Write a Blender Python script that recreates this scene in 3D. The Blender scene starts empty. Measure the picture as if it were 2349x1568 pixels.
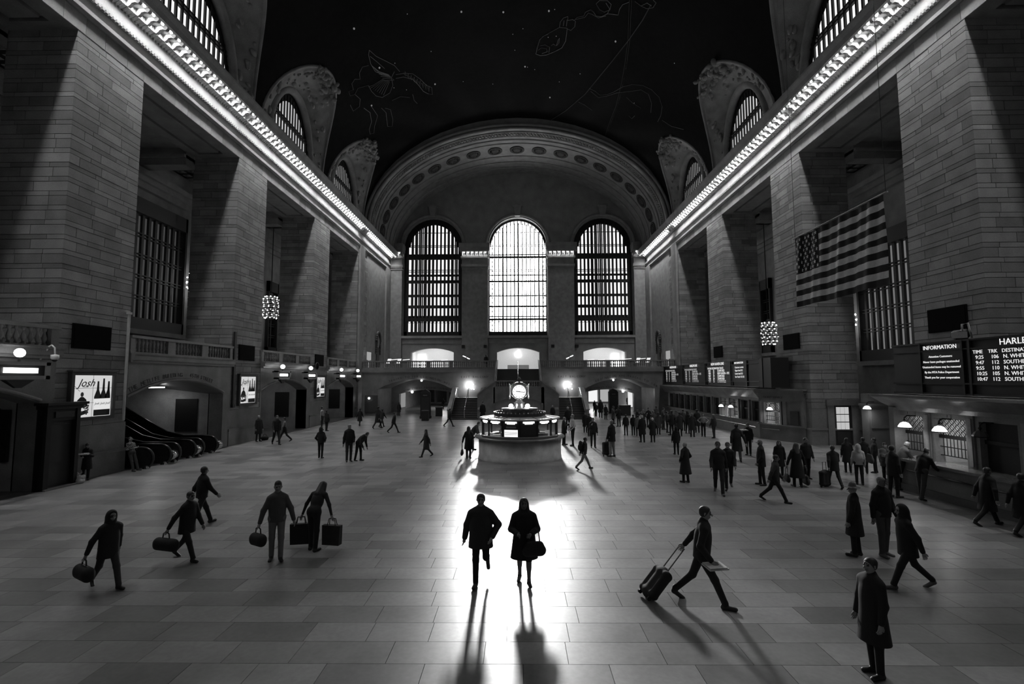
import bpy, math, random
import numpy as np
from mathutils import Vector, Matrix
R = random.Random(7)
PI = math.pi
SC = bpy.context.scene
COL = SC.collection

# ---------------------------------------------------------------- camera, world, sun, exposure
F_PX = 1109.0
CAM_Z = 4.15
def make_camera():
    p = math.atan(85 / F_PX); yaw = math.atan(13.5 / F_PX); roll = math.radians(0.2)
    fw = Vector((-math.sin(yaw) * math.cos(p), math.cos(yaw) * math.cos(p), math.sin(p)))
    rt = Vector((math.cos(yaw), math.sin(yaw), 0)); up = rt.cross(fw)
    rt, up = rt * math.cos(roll) - up * math.sin(roll), up * math.cos(roll) + rt * math.sin(roll)
    cd = bpy.data.cameras.new('camera'); cam = bpy.data.objects.new('camera', cd); COL.objects.link(cam)
    m = Matrix((rt, up, -fw)).transposed().to_4x4(); m.translation = (0, 0, CAM_Z)
    cam.matrix_world = m
    cd.sensor_width = 36; cd.lens = F_PX / 2349 * 36; cd.clip_end = 400; cd.clip_start = 0.1
    SC.camera = cam
make_camera()
def off(*pts):
    """'_offscreen' when every point lies outside the picture"""
    m = SC.camera.matrix_basis.inverted()
    for p in pts:
        q = m @ Vector(p)
        if q.z < 0 and abs(q.x / -q.z) * F_PX < 1174.5 and abs(q.y / -q.z) * F_PX < 784: return ''
    return '_offscreen'
SC.view_settings.view_transform = 'Standard'; SC.view_settings.look = 'None'
SC.view_settings.gamma = 1; SC.view_settings.use_curve_mapping = False
SC.view_settings.exposure = 0.0
SUN_STRENGTH = 8.0; SUN_ELEV = 15.5; SUN_AZ = 1.6
PANE_CENTRE = 13.0; PANE_SIDE = 1.0; PANE_LUNETTE = 1.0; PANE_WEST = 0.22
STRIP_POWER = 760.0; STRIP_TILT = 0.0; STRIP_SPREAD = 120; BULB = 18.0
w = bpy.data.worlds.new('world'); SC.world = w; w.use_nodes = True
w.node_tree.nodes['Background'].inputs[0].default_value = (0.8, 0.8, 0.8, 1)
w.node_tree.nodes['Background'].inputs[1].default_value = 0.3
sd = bpy.data.lights.new('morning_sun', 'SUN'); sd.energy = SUN_STRENGTH; sd.angle = math.radians(4.0)
so = bpy.data.objects.new('morning_sun', sd); COL.objects.link(so)
_e, _a = math.radians(SUN_ELEV), math.radians(SUN_AZ)
so.rotation_euler = Vector((math.sin(_a) * math.cos(_e), -math.cos(_a) * math.cos(_e), -math.sin(_e))).to_track_quat('-Z', 'Y').to_euler()
so.location = (0, 80, 40)

def area(name, loc, direction, sx, sy, power, spread=180):
    d = bpy.data.lights.new(name, 'AREA'); d.shape = 'RECTANGLE'; d.size = sx; d.size_y = sy; d.energy = power
    d.spread = math.radians(spread)
    o = bpy.data.objects.new(name, d); COL.objects.link(o); o.location = loc
    zz = -Vector(direction).normalized(); yy = Vector((0, 1, 0)); yy = (yy - zz * yy.dot(zz)).normalized(); xx = yy.cross(zz)
    o.rotation_euler = Matrix((xx, yy, zz)).transposed().to_euler()
    return o
def point(name, loc, power, r=0.1):
    d = bpy.data.lights.new(name, 'POINT'); d.energy = power; d.shadow_soft_size = r
    o = bpy.data.objects.new(name, d); COL.objects.link(o); o.location = loc
    return o

# ---------------------------------------------------------------- hall dimensions (metres)
XW = 18.29                      # face of the piers
PIERS = [18.9, 30.6, 42.45, 54.35]   # near edge of each pier
PW, PD = 3.55, 3.0              # pier width along the hall, depth
ZL = 18.75                      # lintel underside
ZS, VA, VB = 22.3, 18.29, 13.2  # vault springing, half-width, rise
YE = 68.0                       # east wall
YB = 56.0                       # balcony front
YW = -12.0                      # west wall behind the camera

# ---------------------------------------------------------------- materials
MATS = {}
def nmat(name):
    m = bpy.data.materials.new(name); m.use_nodes = True
    nt = m.node_tree; b = nt.nodes['Principled BSDF']
    return m, nt, b
def gray(v, rough=0.7, metal=0.0, spec=0.5):
    k = ('g', round(v, 3), rough, metal, spec)
    if k not in MATS:
        m, nt, b = nmat('tone_%d_%d' % (round(v * 1000), round(rough * 100)))
        tc = nt.nodes.new('ShaderNodeTexCoord'); n = nt.nodes.new('ShaderNodeTexNoise'); n.inputs['Scale'].default_value = 9
        mr = nt.nodes.new('ShaderNodeMapRange'); mr.inputs['To Min'].default_value = v * 0.82; mr.inputs['To Max'].default_value = v * 1.18
        nt.links.new(tc.outputs['Object'], n.inputs['Vector']); nt.links.new(n.outputs['Fac'], mr.inputs['Value'])
        nt.links.new(mr.outputs['Result'], b.inputs['Base Color'])
        b.inputs['Roughness'].default_value = rough; b.inputs['Metallic'].default_value = metal
        b.inputs['Specular IOR Level'].default_value = spec
        MATS[k] = m
    return MATS[k]
def emit(s, v=1.0):
    k = ('e', round(s, 3), v)
    if k not in MATS:
        m = bpy.data.materials.new('light_%d' % round(s * 100)); m.use_nodes = True
        nt = m.node_tree; nt.nodes.clear()
        o = nt.nodes.new('ShaderNodeOutputMaterial'); e = nt.nodes.new('ShaderNodeEmission')
        e.inputs[0].default_value = (v, v, v, 1); e.inputs[1].default_value = s
        nt.links.new(e.outputs[0], o.inputs[0]); MATS[k] = m
    return MATS[k]
def pane_mat(s, tr):
    k = ('p', s, tr)
    if k not in MATS:
        m = bpy.data.materials.new('daylit_glass'); m.use_nodes = True
        nt = m.node_tree; nt.nodes.clear()
        o = nt.nodes.new('ShaderNodeOutputMaterial'); e = nt.nodes.new('ShaderNodeEmission'); t = nt.nodes.new('ShaderNodeBsdfTransparent'); a = nt.nodes.new('ShaderNodeAddShader')
        e.inputs[1].default_value = s; t.inputs[0].default_value = (tr, tr, tr, 1)
        nt.links.new(e.outputs[0], a.inputs[0]); nt.links.new(t.outputs[0], a.inputs[1]); nt.links.new(a.outputs[0], o.inputs[0])
        MATS[k] = m
    return MATS[k]
def stone(name, base, var=0.25, rough=0.75, scale=1.3, bump=0.15, vein=0.0, island=True, spec=0.4):
    if name in MATS: return MATS[name]
    m, nt, b = nmat(name); N = nt.nodes.new; Lk = nt.links.new
    geo = N('ShaderNodeNewGeometry'); oi = N('ShaderNodeObjectInfo')
    ad = N('ShaderNodeMath'); ad.operation = 'ADD'; fr = N('ShaderNodeMath'); fr.operation = 'FRACT'
    Lk(geo.outputs['Random Per Island'], ad.inputs[0]); Lk(oi.outputs['Random'], ad.inputs[1]); Lk(ad.outputs[0], fr.inputs[0])
    n1 = N('ShaderNodeTexNoise'); n1.inputs['Scale'].default_value = scale; n1.inputs['Detail'].default_value = 7
    n2 = N('ShaderNodeTexNoise'); n2.inputs['Scale'].default_value = scale * 14; n2.inputs['Detail'].default_value = 4
    Lk(geo.outputs['Position'], n1.inputs['Vector']); Lk(geo.outputs['Position'], n2.inputs['Vector'])
    r1 = N('ShaderNodeMapRange'); r1.inputs['To Min'].default_value = 1 - var * (1.0 if island else 0); r1.inputs['To Max'].default_value = 1 + var * (0.6 if island else 0)
    Lk(fr.outputs[0], r1.inputs['Value'])
    r2 = N('ShaderNodeMapRange'); r2.inputs['From Min'].default_value = 0.3; r2.inputs['From Max'].default_value = 0.7; r2.inputs['To Min'].default_value = 0.78 - vein; r2.inputs['To Max'].default_value = 1.15 + vein * 0.4
    Lk(n1.outputs['Fac'], r2.inputs['Value'])
    r3 = N('ShaderNodeMapRange'); r3.inputs['From Min'].default_value = 0.3; r3.inputs['From Max'].default_value = 0.7; r3.inputs['To Min'].default_value = 0.9; r3.inputs['To Max'].default_value = 1.1
    Lk(n2.outputs['Fac'], r3.inputs['Value'])
    m1 = N('ShaderNodeMath'); m1.operation = 'MULTIPLY'; m2 = N('ShaderNodeMath'); m2.operation = 'MULTIPLY'; m3 = N('ShaderNodeMath'); m3.operation = 'MULTIPLY'
    Lk(r1.outputs[0], m1.inputs[0]); Lk(r2.outputs[0], m1.inputs[1]); Lk(m1.outputs[0], m2.inputs[0]); Lk(r3.outputs[0], m2.inputs[1])
    Lk(m2.outputs[0], m3.inputs[0]); m3.inputs[1].default_value = base
    Lk(m3.outputs[0], b.inputs['Base Color'])
    b.inputs['Roughness'].default_value = rough; b.inputs['Specular IOR Level'].default_value = spec
    if bump:
        bp = N('ShaderNodeBump'); bp.inputs['Strength'].default_value = bump; bp.inputs['Distance'].default_value = 0.02
        Lk(n2.outputs['Fac'], bp.inputs['Height']); Lk(bp.outputs[0], b.inputs['Normal'])
    MATS[name] = m
    return m
LIME = stone('limestone', 0.29, 0.3)
LIMEP = stone('plain_limestone', 0.29, 0, island=False)
MARB = stone('botticino_marble', 0.2, 0.1, rough=0.4, bump=0.05)
FLOORM = stone('floor_marble', 0.215, 0.36, rough=0.33, scale=0.8, bump=0.03, vein=0.1, spec=0.6)
JOINT = gray(0.12, 0.9)
CARVE = stone('carved_stone', 0.29, 0, rough=0.85, scale=1.1, bump=0.9, vein=0.05, island=False)
VAULT = stone('painted_vault', 0.016, 0, rough=0.9, scale=0.15, bump=0, island=False, spec=0.03)
BRONZE = gray(0.025, 0.45, 0.6)
BLACK = gray(0.008, 0.5)
IRON = gray(0.012, 0.6)
CHROME = gray(0.55, 0.22, 1.0)
BRASS = gray(0.4, 0.3, 1.0)
DARKST = gray(0.06, 0.6)
WHITE = gray(0.75, 0.6)
GOLD = gray(0.22, 0.6)
def glass_mat():
    if 'glass' not in MATS:
        m = bpy.data.materials.new('clear_glass'); m.use_nodes = True
        nt = m.node_tree; nt.nodes.clear()
        o = nt.nodes.new('ShaderNodeOutputMaterial'); t = nt.nodes.new('ShaderNodeBsdfTransparent'); g = nt.nodes.new('ShaderNodeBsdfGlossy'); mx = nt.nodes.new('ShaderNodeMixShader')
        t.inputs[0].default_value = (0.85, 0.85, 0.85, 1); g.inputs['Roughness'].default_value = 0.05; mx.inputs[0].default_value = 0.1
        nt.links.new(t.outputs[0], mx.inputs[1]); nt.links.new(g.outputs[0], mx.inputs[2]); nt.links.new(mx.outputs[0], o.inputs[0])
        MATS['glass'] = m
    return MATS['glass']

# ---------------------------------------------------------------- mesh helpers
class MB:
    def __init__(s): s.v = []; s.f = []; s.m = []
    def add(s, vs, fs, mi=0):
        o = len(s.v); s.v.extend([tuple(p) for p in vs]); s.f.extend([tuple(i + o for i in q) for q in fs]); s.m.extend([mi] * len(fs)); return s
    def box(s, x0, x1, y0, y1, z0, z1, mi=0):
        return s.add([(x0, y0, z0), (x1, y0, z0), (x1, y1, z0), (x0, y1, z0), (x0, y0, z1), (x1, y0, z1), (x1, y1, z1), (x0, y1, z1)],
                     [(0, 3, 2, 1), (4, 5, 6, 7), (0, 1, 5, 4), (1, 2, 6, 5), (2, 3, 7, 6), (3, 0, 4, 7)], mi)
    def hexa(s, a, b, mi=0):          # two quads (4 points each)
        return s.add(list(a) + list(b), [(3, 2, 1, 0), (4, 5, 6, 7), (0, 1, 5, 4), (1, 2, 6, 5), (2, 3, 7, 6), (3, 0, 4, 7)], mi)
    def bar(s, a, b, w, d=None, mi=0):
        a = Vector(a); b = Vector(b); d = d or w; t = (b - a).normalized()
        u = t.cross(Vector((0, 0, 1)) if abs(t.z) < 0.95 else Vector((0, 1, 0))).normalized(); n = u.cross(t)
        q = [u * w / 2 + n * d / 2, -u * w / 2 + n * d / 2, -u * w / 2 - n * d / 2, u * w / 2 - n * d / 2]
        return s.hexa([a + k for k in q], [b + k for k in q], mi)
    def prism(s, poly, fn, a, b, mi=0):   # poly of (u,v); fn(u,v,w)->xyz
        n = len(poly); vs = [fn(u, v, a) for u, v in poly] + [fn(u, v, b) for u, v in poly]
        return s.add(vs, [tuple(range(n - 1, -1, -1)), tuple(range(n, 2 * n))] + [(i, (i + 1) % n, n + (i + 1) % n, n + i) for i in range(n)], mi)
    def tube(s, pts, r, n=8, mi=0, cap=True, closed=False):
        pts = [Vector(p) for p in pts]; k = len(pts); rs = r if isinstance(r, (list, tuple)) else [r] * k
        vs = []; pu = None
        for i, p in enumerate(pts):
            if closed: t = pts[(i + 1) % k] - pts[i - 1]
            else: t = pts[min(i + 1, k - 1)] - pts[max(i - 1, 0)]
            t.normalize()
            u = pu - t * pu.dot(t) if pu is not None else t.cross(Vector((0, 0, 1)) if abs(t.z) < 0.9 else Vector((0, 1, 0)))
            u.normalize(); pu = u; w_ = t.cross(u)
            vs += [p + (u * math.cos(2 * PI * j / n) + w_ * math.sin(2 * PI * j / n)) * rs[i] for j in range(n)]
        fs = []
        for i in range(k if closed else k - 1):
            i2 = (i + 1) % k
            fs += [(i * n + j, i * n + (j + 1) % n, i2 * n + (j + 1) % n, i2 * n + j) for j in range(n)]
        if cap and not closed: fs += [tuple(range(n - 1, -1, -1)), tuple((k - 1) * n + j for j in range(n))]
        return s.add(vs, fs, mi)
    def lathe(s, prof, n=16, c=(0, 0, 0), mi=0, a0=0, a1=2 * PI):
        full = abs(a1 - a0 - 2 * PI) < 1e-6; m = n if full else n + 1; vs = []
        for r, z in prof:
            for j in range(m):
                a = a0 + (a1 - a0) * j / n; vs.append((c[0] + r * math.cos(a), c[1] + r * math.sin(a), c[2] + z))
        fs = []
        for i in range(len(prof) - 1):
            for j in range(n):
                j2 = (j + 1) % m; fs.append((i * m + j, i * m + j2, (i + 1) * m + j2, (i + 1) * m + j))
        return s.add(vs, fs, mi)
    def ball(s, c, r, n=10, mi=0, sc=(1, 1, 1)):
        k = max(4, n // 2); vs = []; fs = []
        for i in range(k + 1):
            t = PI * i / k
            for j in range(n):
                a = 2 * PI * j / n; vs.append((c[0] + r * sc[0] * math.sin(t) * math.cos(a), c[1] + r * sc[1] * math.sin(t) * math.sin(a), c[2] + r * sc[2] * math.cos(t)))
        for i in range(k):
            for j in range(n): fs.append((i * n + j, (i + 1) * n + j, (i + 1) * n + (j + 1) % n, i * n + (j + 1) % n))
        return s.add(vs, fs, mi)
    def grid(s, fn, us, vs_, mi=0):
        n = len(vs_); s.add([fn(u, v) for u in us for v in vs_], [(i * n + j, (i + 1) * n + j, (i + 1) * n + j + 1, i * n + j + 1) for i in range(len(us) - 1) for j in range(n - 1)], mi)
        return s
    def mesh(s, name, smooth=False):
        me = bpy.data.meshes.new(name); me.from_pydata(s.v, [], s.f)
        if any(s.m): me.polygons.foreach_set('material_index', s.m)
        if smooth: me.polygons.foreach_set('use_smooth', [True] * len(s.f))
        me.update(); return me
def link(name, data, parent=None, loc=None, rz=None, scale=None):
    o = bpy.data.objects.new(name, data); COL.objects.link(o)
    if parent is not None: o.parent = parent
    if loc is not None: o.location = loc
    if rz is not None: o.rotation_euler = (0, 0, rz) if not isinstance(rz, (tuple, list)) else rz
    if scale is not None: o.scale = scale
    return o
def obj(name, mb, mat, parent=None, loc=None, rz=None, smooth=False):
    me = mb.mesh(name, smooth)
    for m in (mat if isinstance(mat, (list, tuple)) else [mat]): me.materials.append(m)
    return link(name, me, parent, loc, rz)
def tag(o, label, cat=None, group=None, kind=None):
    o['label'] = label
    if cat: o['category'] = cat
    if group: o['group'] = group
    if kind: o['kind'] = kind
    return o
def empty(name, loc=(0, 0, 0), rz=0):
    o = link(name, None, None, loc, rz); o.empty_display_size = 0.3; return o
def struct(o, label=None):
    o['kind'] = 'structure'
    if label: o['label'] = label
    return o
BOXES = {}
def boxmesh(sx, sy, sz, mat, name):
    k = (round(sx, 3), round(sy, 3), round(sz, 3), mat.name, name)
    if k not in BOXES:
        mb = MB().box(-sx / 2, sx / 2, -sy / 2, sy / 2, -sz / 2, sz / 2)
        me = mb.mesh(name); me.materials.append(mat); BOXES[k] = me
    return BOXES[k]
def boxobj(name, x0, x1, y0, y1, z0, z1, mat, parent=None):
    return link(name, boxmesh(x1 - x0, y1 - y0, z1 - z0, mat, name), parent, ((x0 + x1) / 2, (y0 + y1) / 2, (z0 + z1) / 2))
def slab(mb, fn, us, solid, t0, t1, mi=0):
    """wall with openings: us = sorted sample positions, solid(u) -> list of (zlo, zhi); fn(u, z, t) -> xyz"""
    for a, b in zip(us[:-1], us[1:]):
        e = (b - a) * 1e-4
        for (l0, h0), (l1, h1) in zip(solid(a + e), solid(b - e)):
            if max(h0 - l0, h1 - l1) < 1e-4: continue
            mb.hexa([fn(a, l0, t0), fn(b, l1, t0), fn(b, h1, t0), fn(a, h0, t0)], [fn(a, l0, t1), fn(b, l1, t1), fn(b, h1, t1), fn(a, h0, t1)], mi)
def seg_arch(a, b, zs, za):
    """segmental arch height at u"""
    c = (a + b) / 2; hw = (b - a) / 2; r = za - zs
    rad = (hw * hw + r * r) / (2 * r)
    return lambda u: za - rad + math.sqrt(max(rad * rad - (u - c) ** 2, 0))
def ell_arch(a, b, zs, rise):
    c = (a + b) / 2; hw = (b - a) / 2
    return lambda u: zs + rise * math.sqrt(max(1 - ((u - c) / hw) ** 2, 0))
def lin(a, b, n): return [a + (b - a) * i / n for i in range(n + 1)]
def arcsamp(a, b, n): return [(a + b) / 2 - (b - a) / 2 * math.cos(PI * i / n) for i in range(n + 1)]
# text as flat mesh
TXT = {}
def text_mesh(body, size, mat, extrude=0.004, align='LEFT', shear=0.0, space=1.0):
    k = (body, round(size, 4), mat.name, align, shear, space)
    if k in TXT: return TXT[k]
    cu = bpy.data.curves.new('lettering', 'FONT'); cu.body = body; cu.size = size; cu.extrude = extrude; cu.align_x = align; cu.resolution_u = 2; cu.shear = shear; cu.space_character = space
    o = bpy.data.objects.new('lettering', cu)
    me = bpy.data.meshes.new_from_object(o); me.materials.clear(); me.materials.append(mat)
    bpy.data.objects.remove(o); TXT[k] = me
    return me
def text(name, body, size, mat, loc, axis, parent=None, **kw):
    """axis: 'L' on a wall facing +X (left wall), 'R' on a wall facing -X (right wall), 'S' facing the camera (-Y)"""
    o = link(name, text_mesh(body, size, mat, **kw), parent, loc)
    o.rotation_euler = {'L': (PI / 2, 0, PI / 2), 'R': (PI / 2, 0, -PI / 2), 'S': (PI / 2, 0, 0)}[axis]
    return o
# ================================================================ FLOOR
def build_floor():
    fl = obj('floor', MB().box(-30, 30, YW, 96, -0.4, -0.03), JOINT); struct(fl, 'polished marble slab floor of the concourse')
    SLX, SLY, G = 1.25, 0.6, 0.008
    rows = []
    y = YW + 0.2; r = 0
    while y < 55.9:
        x = -18.1 - R.uniform(0, 1.2)
        while x < 18.1:
            L = SLX * R.choice((0.8, 1, 1, 1.15)); rows.append((max(x, -18.1), min(x + L, 18.1), y, y + SLY)); x += L
        y += SLY; r += 1
    def seen(q):
        cx, cy = (q[0] + q[1]) / 2, (q[2] + q[3]) / 2
        return cy > 5.6 and abs(cx) < cy * 1.02 + 0.6
    vis = sorted([q for q in rows if seen(q)], key=lambda q: q[2])
    near, rest = vis[:300], vis[300:] + [q for q in rows if not seen(q)]
    for q in near:
        boxobj('marble_slab', q[0] + G / 2, q[1] - G / 2, q[2] + G / 2, q[3] - G / 2, -0.03, 0, FLOORM, fl)
    mb = MB()
    for q in rest: mb.box(q[0] + G / 2, q[1] - G / 2, q[2] + G / 2, q[3] - G / 2, -0.03, 0)
    # passages and side halls carry the same paving
    for x0, x1, y0, y1 in ((-17.5, -7.0, 56, 95), (7.0, 17.5, 56, 95), (-7, 7, 55.9, 57), (18.1, 24.4, 8, 56), (-30, -18.1, 8, 56)):
        yy = y0
        while yy < y1:
            xx = x0
            while xx < x1 - 0.05:
                xe = min(xx + SLX, x1); mb.box(xx + G / 2, xe - G / 2, yy + G / 2, min(yy + SLY, y1) - G / 2, -0.03, 0); xx = xe
            yy += SLY
    s = obj('marble_paving', mb, FLOORM, fl); s['kind'] = 'stuff'
    return fl
build_floor()

# ================================================================ PIERS
def pier_courses(z0, z1):
    z = z0; i = 0; out = []
    while z < z1 - 0.05:
        h = 0.40 if i % 2 == 0 else 0.2
        if z1 - z - h < 0.12: h = z1 - z
        out.append((z, min(z + h, z1), i % 2)); z += h; i += 1
    return out
def pier(sx, k, singles):
    """sx=-1 left, +1 right; near edge PIERS[k]"""
    y0 = PIERS[k]; y1 = y0 + PW; side = 'left' if sx < 0 else 'right'
    P = empty('pier', (sx * (XW + PD / 2), y0 + PW / 2, 0))
    ordn = ('first', 'second', 'third', 'fourth')[k]
    beside = {(-1, 0): 'beside the escalator arch', (-1, 1): 'between the escalator arch and the track gates', (-1, 2): 'between the two pairs of track gate signs',
              (-1, 3): 'beside the track gates next to the balcony', (1, 0): 'behind the near departure board', (1, 1): 'with a lit glazed door, behind the flag',
              (1, 2): 'above the far departure board', (1, 3): 'at the balcony end of the ticket windows'}[(sx, k)]
    tag(P, 'tall square limestone pier ' + beside, 'pier'); P['kind'] = 'structure'
    px, py = P.location.x, P.location.y
    W2, D2 = PW / 2, PD / 2
    t = 0.06
    core = MB().box(-D2 + t, D2 - t, -W2 + t, W2 - t, 0, ZL); obj('core', core, JOINT, P)
    # plinth of smooth marble with a projecting moulding
    pb = MB(); e = 0.07
    pb.box(-D2 - e, D2 + e, -W2 - e, W2 + e, 0, 0.92); obj('plinth', pb, MARB, P)
    obj('plinth_moulding', MB().box(-D2 - e - .05, D2 + e + .05, -W2 - e - .05, W2 + e + .05, 0.92, 0.98).box(-D2 - e - .02, D2 + e + .02, -W2 - e - .02, W2 + e + .02, 0.98, 1.06), stone('ledge_marble', .22, 0, rough=.2, island=False), P)
    obj('dado', MB().box(-D2 - .03, D2 + .03, -W2 - .03, W2 + .03, 1.06, 2.25), MARB, P)
    stuff = MB(); g = 0.011; th = 0.16
    inner = -sx        # local x sign of the face towards the hall
    count = 0
    for z0, z1, thin in pier_courses(2.25, ZL):
        zc0, zc1 = z0 + g, z1 - g
        rj = R.uniform(-.18, .18)
        spans = []
        if thin:
            cl, cw = 1.15 + rj, 0.75 + rj * .5
        else:
            cl, cw = (0.62 + rj, 1.3 - rj) if R.random() < .5 else (1.35 + rj, 0.7 - rj)
        xin = inner * D2; xo = -inner * D2
        # corner block seen on both faces
        blocks = [('c', (min(xin, xin - inner * cw), max(xin, xin - inner * cw)), (-W2, -W2 + cl))]
        # hall face
        y = -W2 + cl
        while y < W2 - 0.02:
            L = R.uniform(.95, 1.45) if not thin else R.uniform(1.2, 2.0)
            if W2 - y - L < 0.45: L = W2 - y
            blocks.append(('h', (min(xin, xin - inner * th), max(xin, xin - inner * th)), (y, min(y + L, W2)))); y += L
        # face towards the camera
        x = cw
        while x < PD - 0.02:
            L = R.uniform(.9, 1.4) if not thin else R.uniform(1.1, 1.9)
            if PD - x - L < 0.4: L = PD - x
            xa, xb = xin - inner * x, xin - inner * (x + L)
            blocks.append(('n', (min(xa, xb), max(xa, xb)), (-W2, -W2 + th))); x += L
        for kind, (bx0, bx1), (by0, by1) in blocks:
            pr = R.uniform(0, .006)
            bx0 += g if kind != 'h' else -pr * (inner < 0); bx1 -= g if kind != 'h' else -pr * (inner > 0)
            if kind == 'c':
                if inner > 0: bx1 += g + pr
                else: bx0 -= g + pr
            a, b = (by0 + (g if kind == 'h' else -pr), by1 - (g if kind != 'n' else 0))
            if singles and count < 300:
                boxobj('stone_block', bx0, bx1, a, b, zc0, zc1, LIME, P); count += 1
            else: stuff.box(bx0, bx1, a, b, zc0, zc1)
    if stuff.v:
        s = obj('stone_blocks', stuff, LIME, P); s['kind'] = 'stuff'
    # plain outer and rear faces
    obj('rear_face', MB().box(-inner * D2 - .03, -inner * D2 + .03, -W2 + .16, W2, 2.25, ZL).box(-D2 + .16, D2 - .16, W2 - .06, W2, 2.25, ZL), LIMEP, P)
    return P
PIER = {}
for sx in (-1, 1):
    for k in range(4): PIER[(sx, k)] = pier(sx, k, k < 2)

# ================================================================ SIDE WALLS: lintels, entablature, corridors
BAYS = [(9.0, PIERS[0])] + [(PIERS[i] + PW, PIERS[i + 1]) for i in range(3)]
for sx, side in ((-1, 'left'), (1, 'right')):
    mb = MB()
    X = lambda v: sx * v
    def bx(m, a, b, y0, y1, z0, z1): m.box(min(sx * a, sx * b), max(sx * a, sx * b), y0, y1, z0, z1)
    W = MB()
    bx(W, XW, XW + PD, YW, YB + .2, ZL + .22, 22.35)                        # lintel and frieze over the whole length
    bx(W, XW, XW + PD, YW, 9.0, 0, ZL)                               # blank wall beside and behind the camera
    wall = obj('wall_' + side, W, LIMEP); struct(wall, 'limestone wall with a long lintel over the piers')
    # soffit slabs with an open groove framing a panel in each bay
    for i, (y0, y1) in enumerate(BAYS):
        p = MB(); z0, z1 = ZL, ZL + .25
        bx(p, XW, XW + .75, y0, y1, z0, z1); bx(p, XW + 2.4, XW + PD, y0, y1, z0, z1); bx(p, XW + .75, XW + 2.4, y0, y0 + .5, z0, z1); bx(p, XW + .75, XW + 2.4, y1 - .5, y1, z0, z1)
        obj('soffit_border', p, LIMEP, wall); c_ = MB(); bx(c_, XW + .95, XW + 2.2, y0 + .7, y1 - .7, z0, z1); obj('soffit_panel', c_, LIMEP, wall)
    pb_ = MB(); bx(pb_, XW, XW + PD, YW, BAYS[0][0], ZL - .01, ZL + .25)
    for y in PIERS: bx(pb_, XW, XW + PD, y, y + PW if y < 50 else YB + .2, ZL - .01, ZL + .25)
    obj('pier_cap', pb_, LIMEP, wall)
    y = 9.0
    while y < YB - .5:
        L_ = min(R.uniform(.95, 1.3), YB - y); boxobj('lintel_block', min(sx * XW, sx * (XW - .015)), max(sx * XW, sx * (XW - .015)), y + .008, y + L_ - .008, ZL + .01, 19.49, LIME, wall); y += L_
    # end bay wall beside the balcony
    E_ = MB(); bx(E_, XW, XW + 1.5, PIERS[3] + PW - .3, YE + 4, 0, ZS + 1); obj('end_bay', E_, stone('fine_ashlar', .29, .2, scale=2), wall)
    pil = MB()
    for y0, y1 in ((PIERS[3] + .3, YB + .25), (YE - 2.3, YE - .02)):
        bx(pil, XW - .22, XW + .1, y0, y1, 0, 19.7)
    obj('pilaster', pil, LIMEP, wall)
    # corridor behind the piers
    C = MB(); XB = 24.5
    wins = [(27.3, 34.5, 7.4 if sx < 0 else 5.3, 15.9 if sx < 0 else 13.9), (46.3, 48.2, 6.6, 13.8)]
    us = sorted(set([8.0, 58.0] + [w_[0] for w_ in wins] + [w_[1] for w_ in wins]))
    def solid(u):
        for a, b, z0, z1 in wins:
            if a <= u <= b: return [(0, z0), (z1, 22)]
        return [(0, 10), (10, 22)]
    slab(C, lambda u, z, t: (sx * (XB + t), u, z), us, solid, 0, .8)
    bx(C, XW + PD - .2, 30, 57.2, 58, 0, 22); bx(C, XW + PD - .2, 30, 7.5, 8, 0, 22)
    cw = obj('wall_corridor_' + side, C, LIMEP); struct(cw, 'limestone back wall of the side corridor')
    m2 = MB(); bx(m2, XB - .45, XB, 8, 58, 17.0, 17.35); bx(m2, XB - .25, XB, 8, 58, 16.6, 17.0); bx(m2, XB - .65, XB, 8, 58, 17.35, 17.7)
    obj('corridor_cornice', m2, LIMEP, cw)
    bm = MB()
    for y in PIERS: bx(bm, XW + PD - .1, XB + .1, y - .9, y - .05, 17.9, 19); bx(bm, XW + PD - .1, XB + .1, y - 1.05, y + .1, 18.35, 18.55)
    obj('cross_beam', bm, LIMEP, cw)
    # corridor ceiling with skylights over the pier rows
    cc = MB(); ys = [8.0]
    for y in PIERS: ys += [y + .3, y + 3.7]
    ys.append(58.0)
    for i in range(0, len(ys) - 1, 2): bx(cc, XW + PD - .2, XB + .8, ys[i], ys[i + 1], 19, 19.4)
    ce = obj('ceiling_corridor_' + side, cc, LIMEP); struct(ce, 'dark ceiling of the side corridor with gridded skylights')
    for y in PIERS[:3]:
        gr = MB(); n = 5
        for j in range(n + 1): yy = y + .3 + 3.4 * j / n; bx(gr, XW + PD - .2, XB + .8, yy - .14, yy + .14, 19, 19.25)
        for j in range(5): xx = XW + PD - .2 + .8 * j; bx(gr, xx, xx + .28, y + .3, y + 3.7, 19, 19.25)
        obj('skylight_frame', gr, IRON, ce)
        pn = MB(); bx(pn, XW + PD - .2, XB + .8, y + .3, y + 3.7, 19.3, 19.34); obj('skylight_pane' + off(*[(sx * (XW + PD + u), y + v, 19.3) for u in (0, 1, 2, 3, 4) for v in (.3, 1.2, 2, 3, 3.7)]), pn, emit(0.55), ce)
    # big barred windows in the back wall
    for n_, (a, b, z0, z1) in enumerate(wins):
        wn = empty('window_%d' % ((1 if sx < 0 else 3) + n_), (sx * XB, (a + b) / 2, z0)); struct(wn, 'tall barred window in the %s side corridor' % side)
        hw = (b - a) / 2; H_ = z1 - z0
        fr = MB(); t = .18
        for q in ((-hw, -hw + t, 0, H_), (hw - t, hw, 0, H_), (-hw, hw, 0, .75), (-hw, hw, H_ - 1.0, H_)): fr.box(-.3, .3, q[0], q[1], q[2], q[3])
        obj('frame', fr, IRON, wn)
        nb = max(2, int((b - a) / .52)) if n_ == 0 else 2
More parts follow.
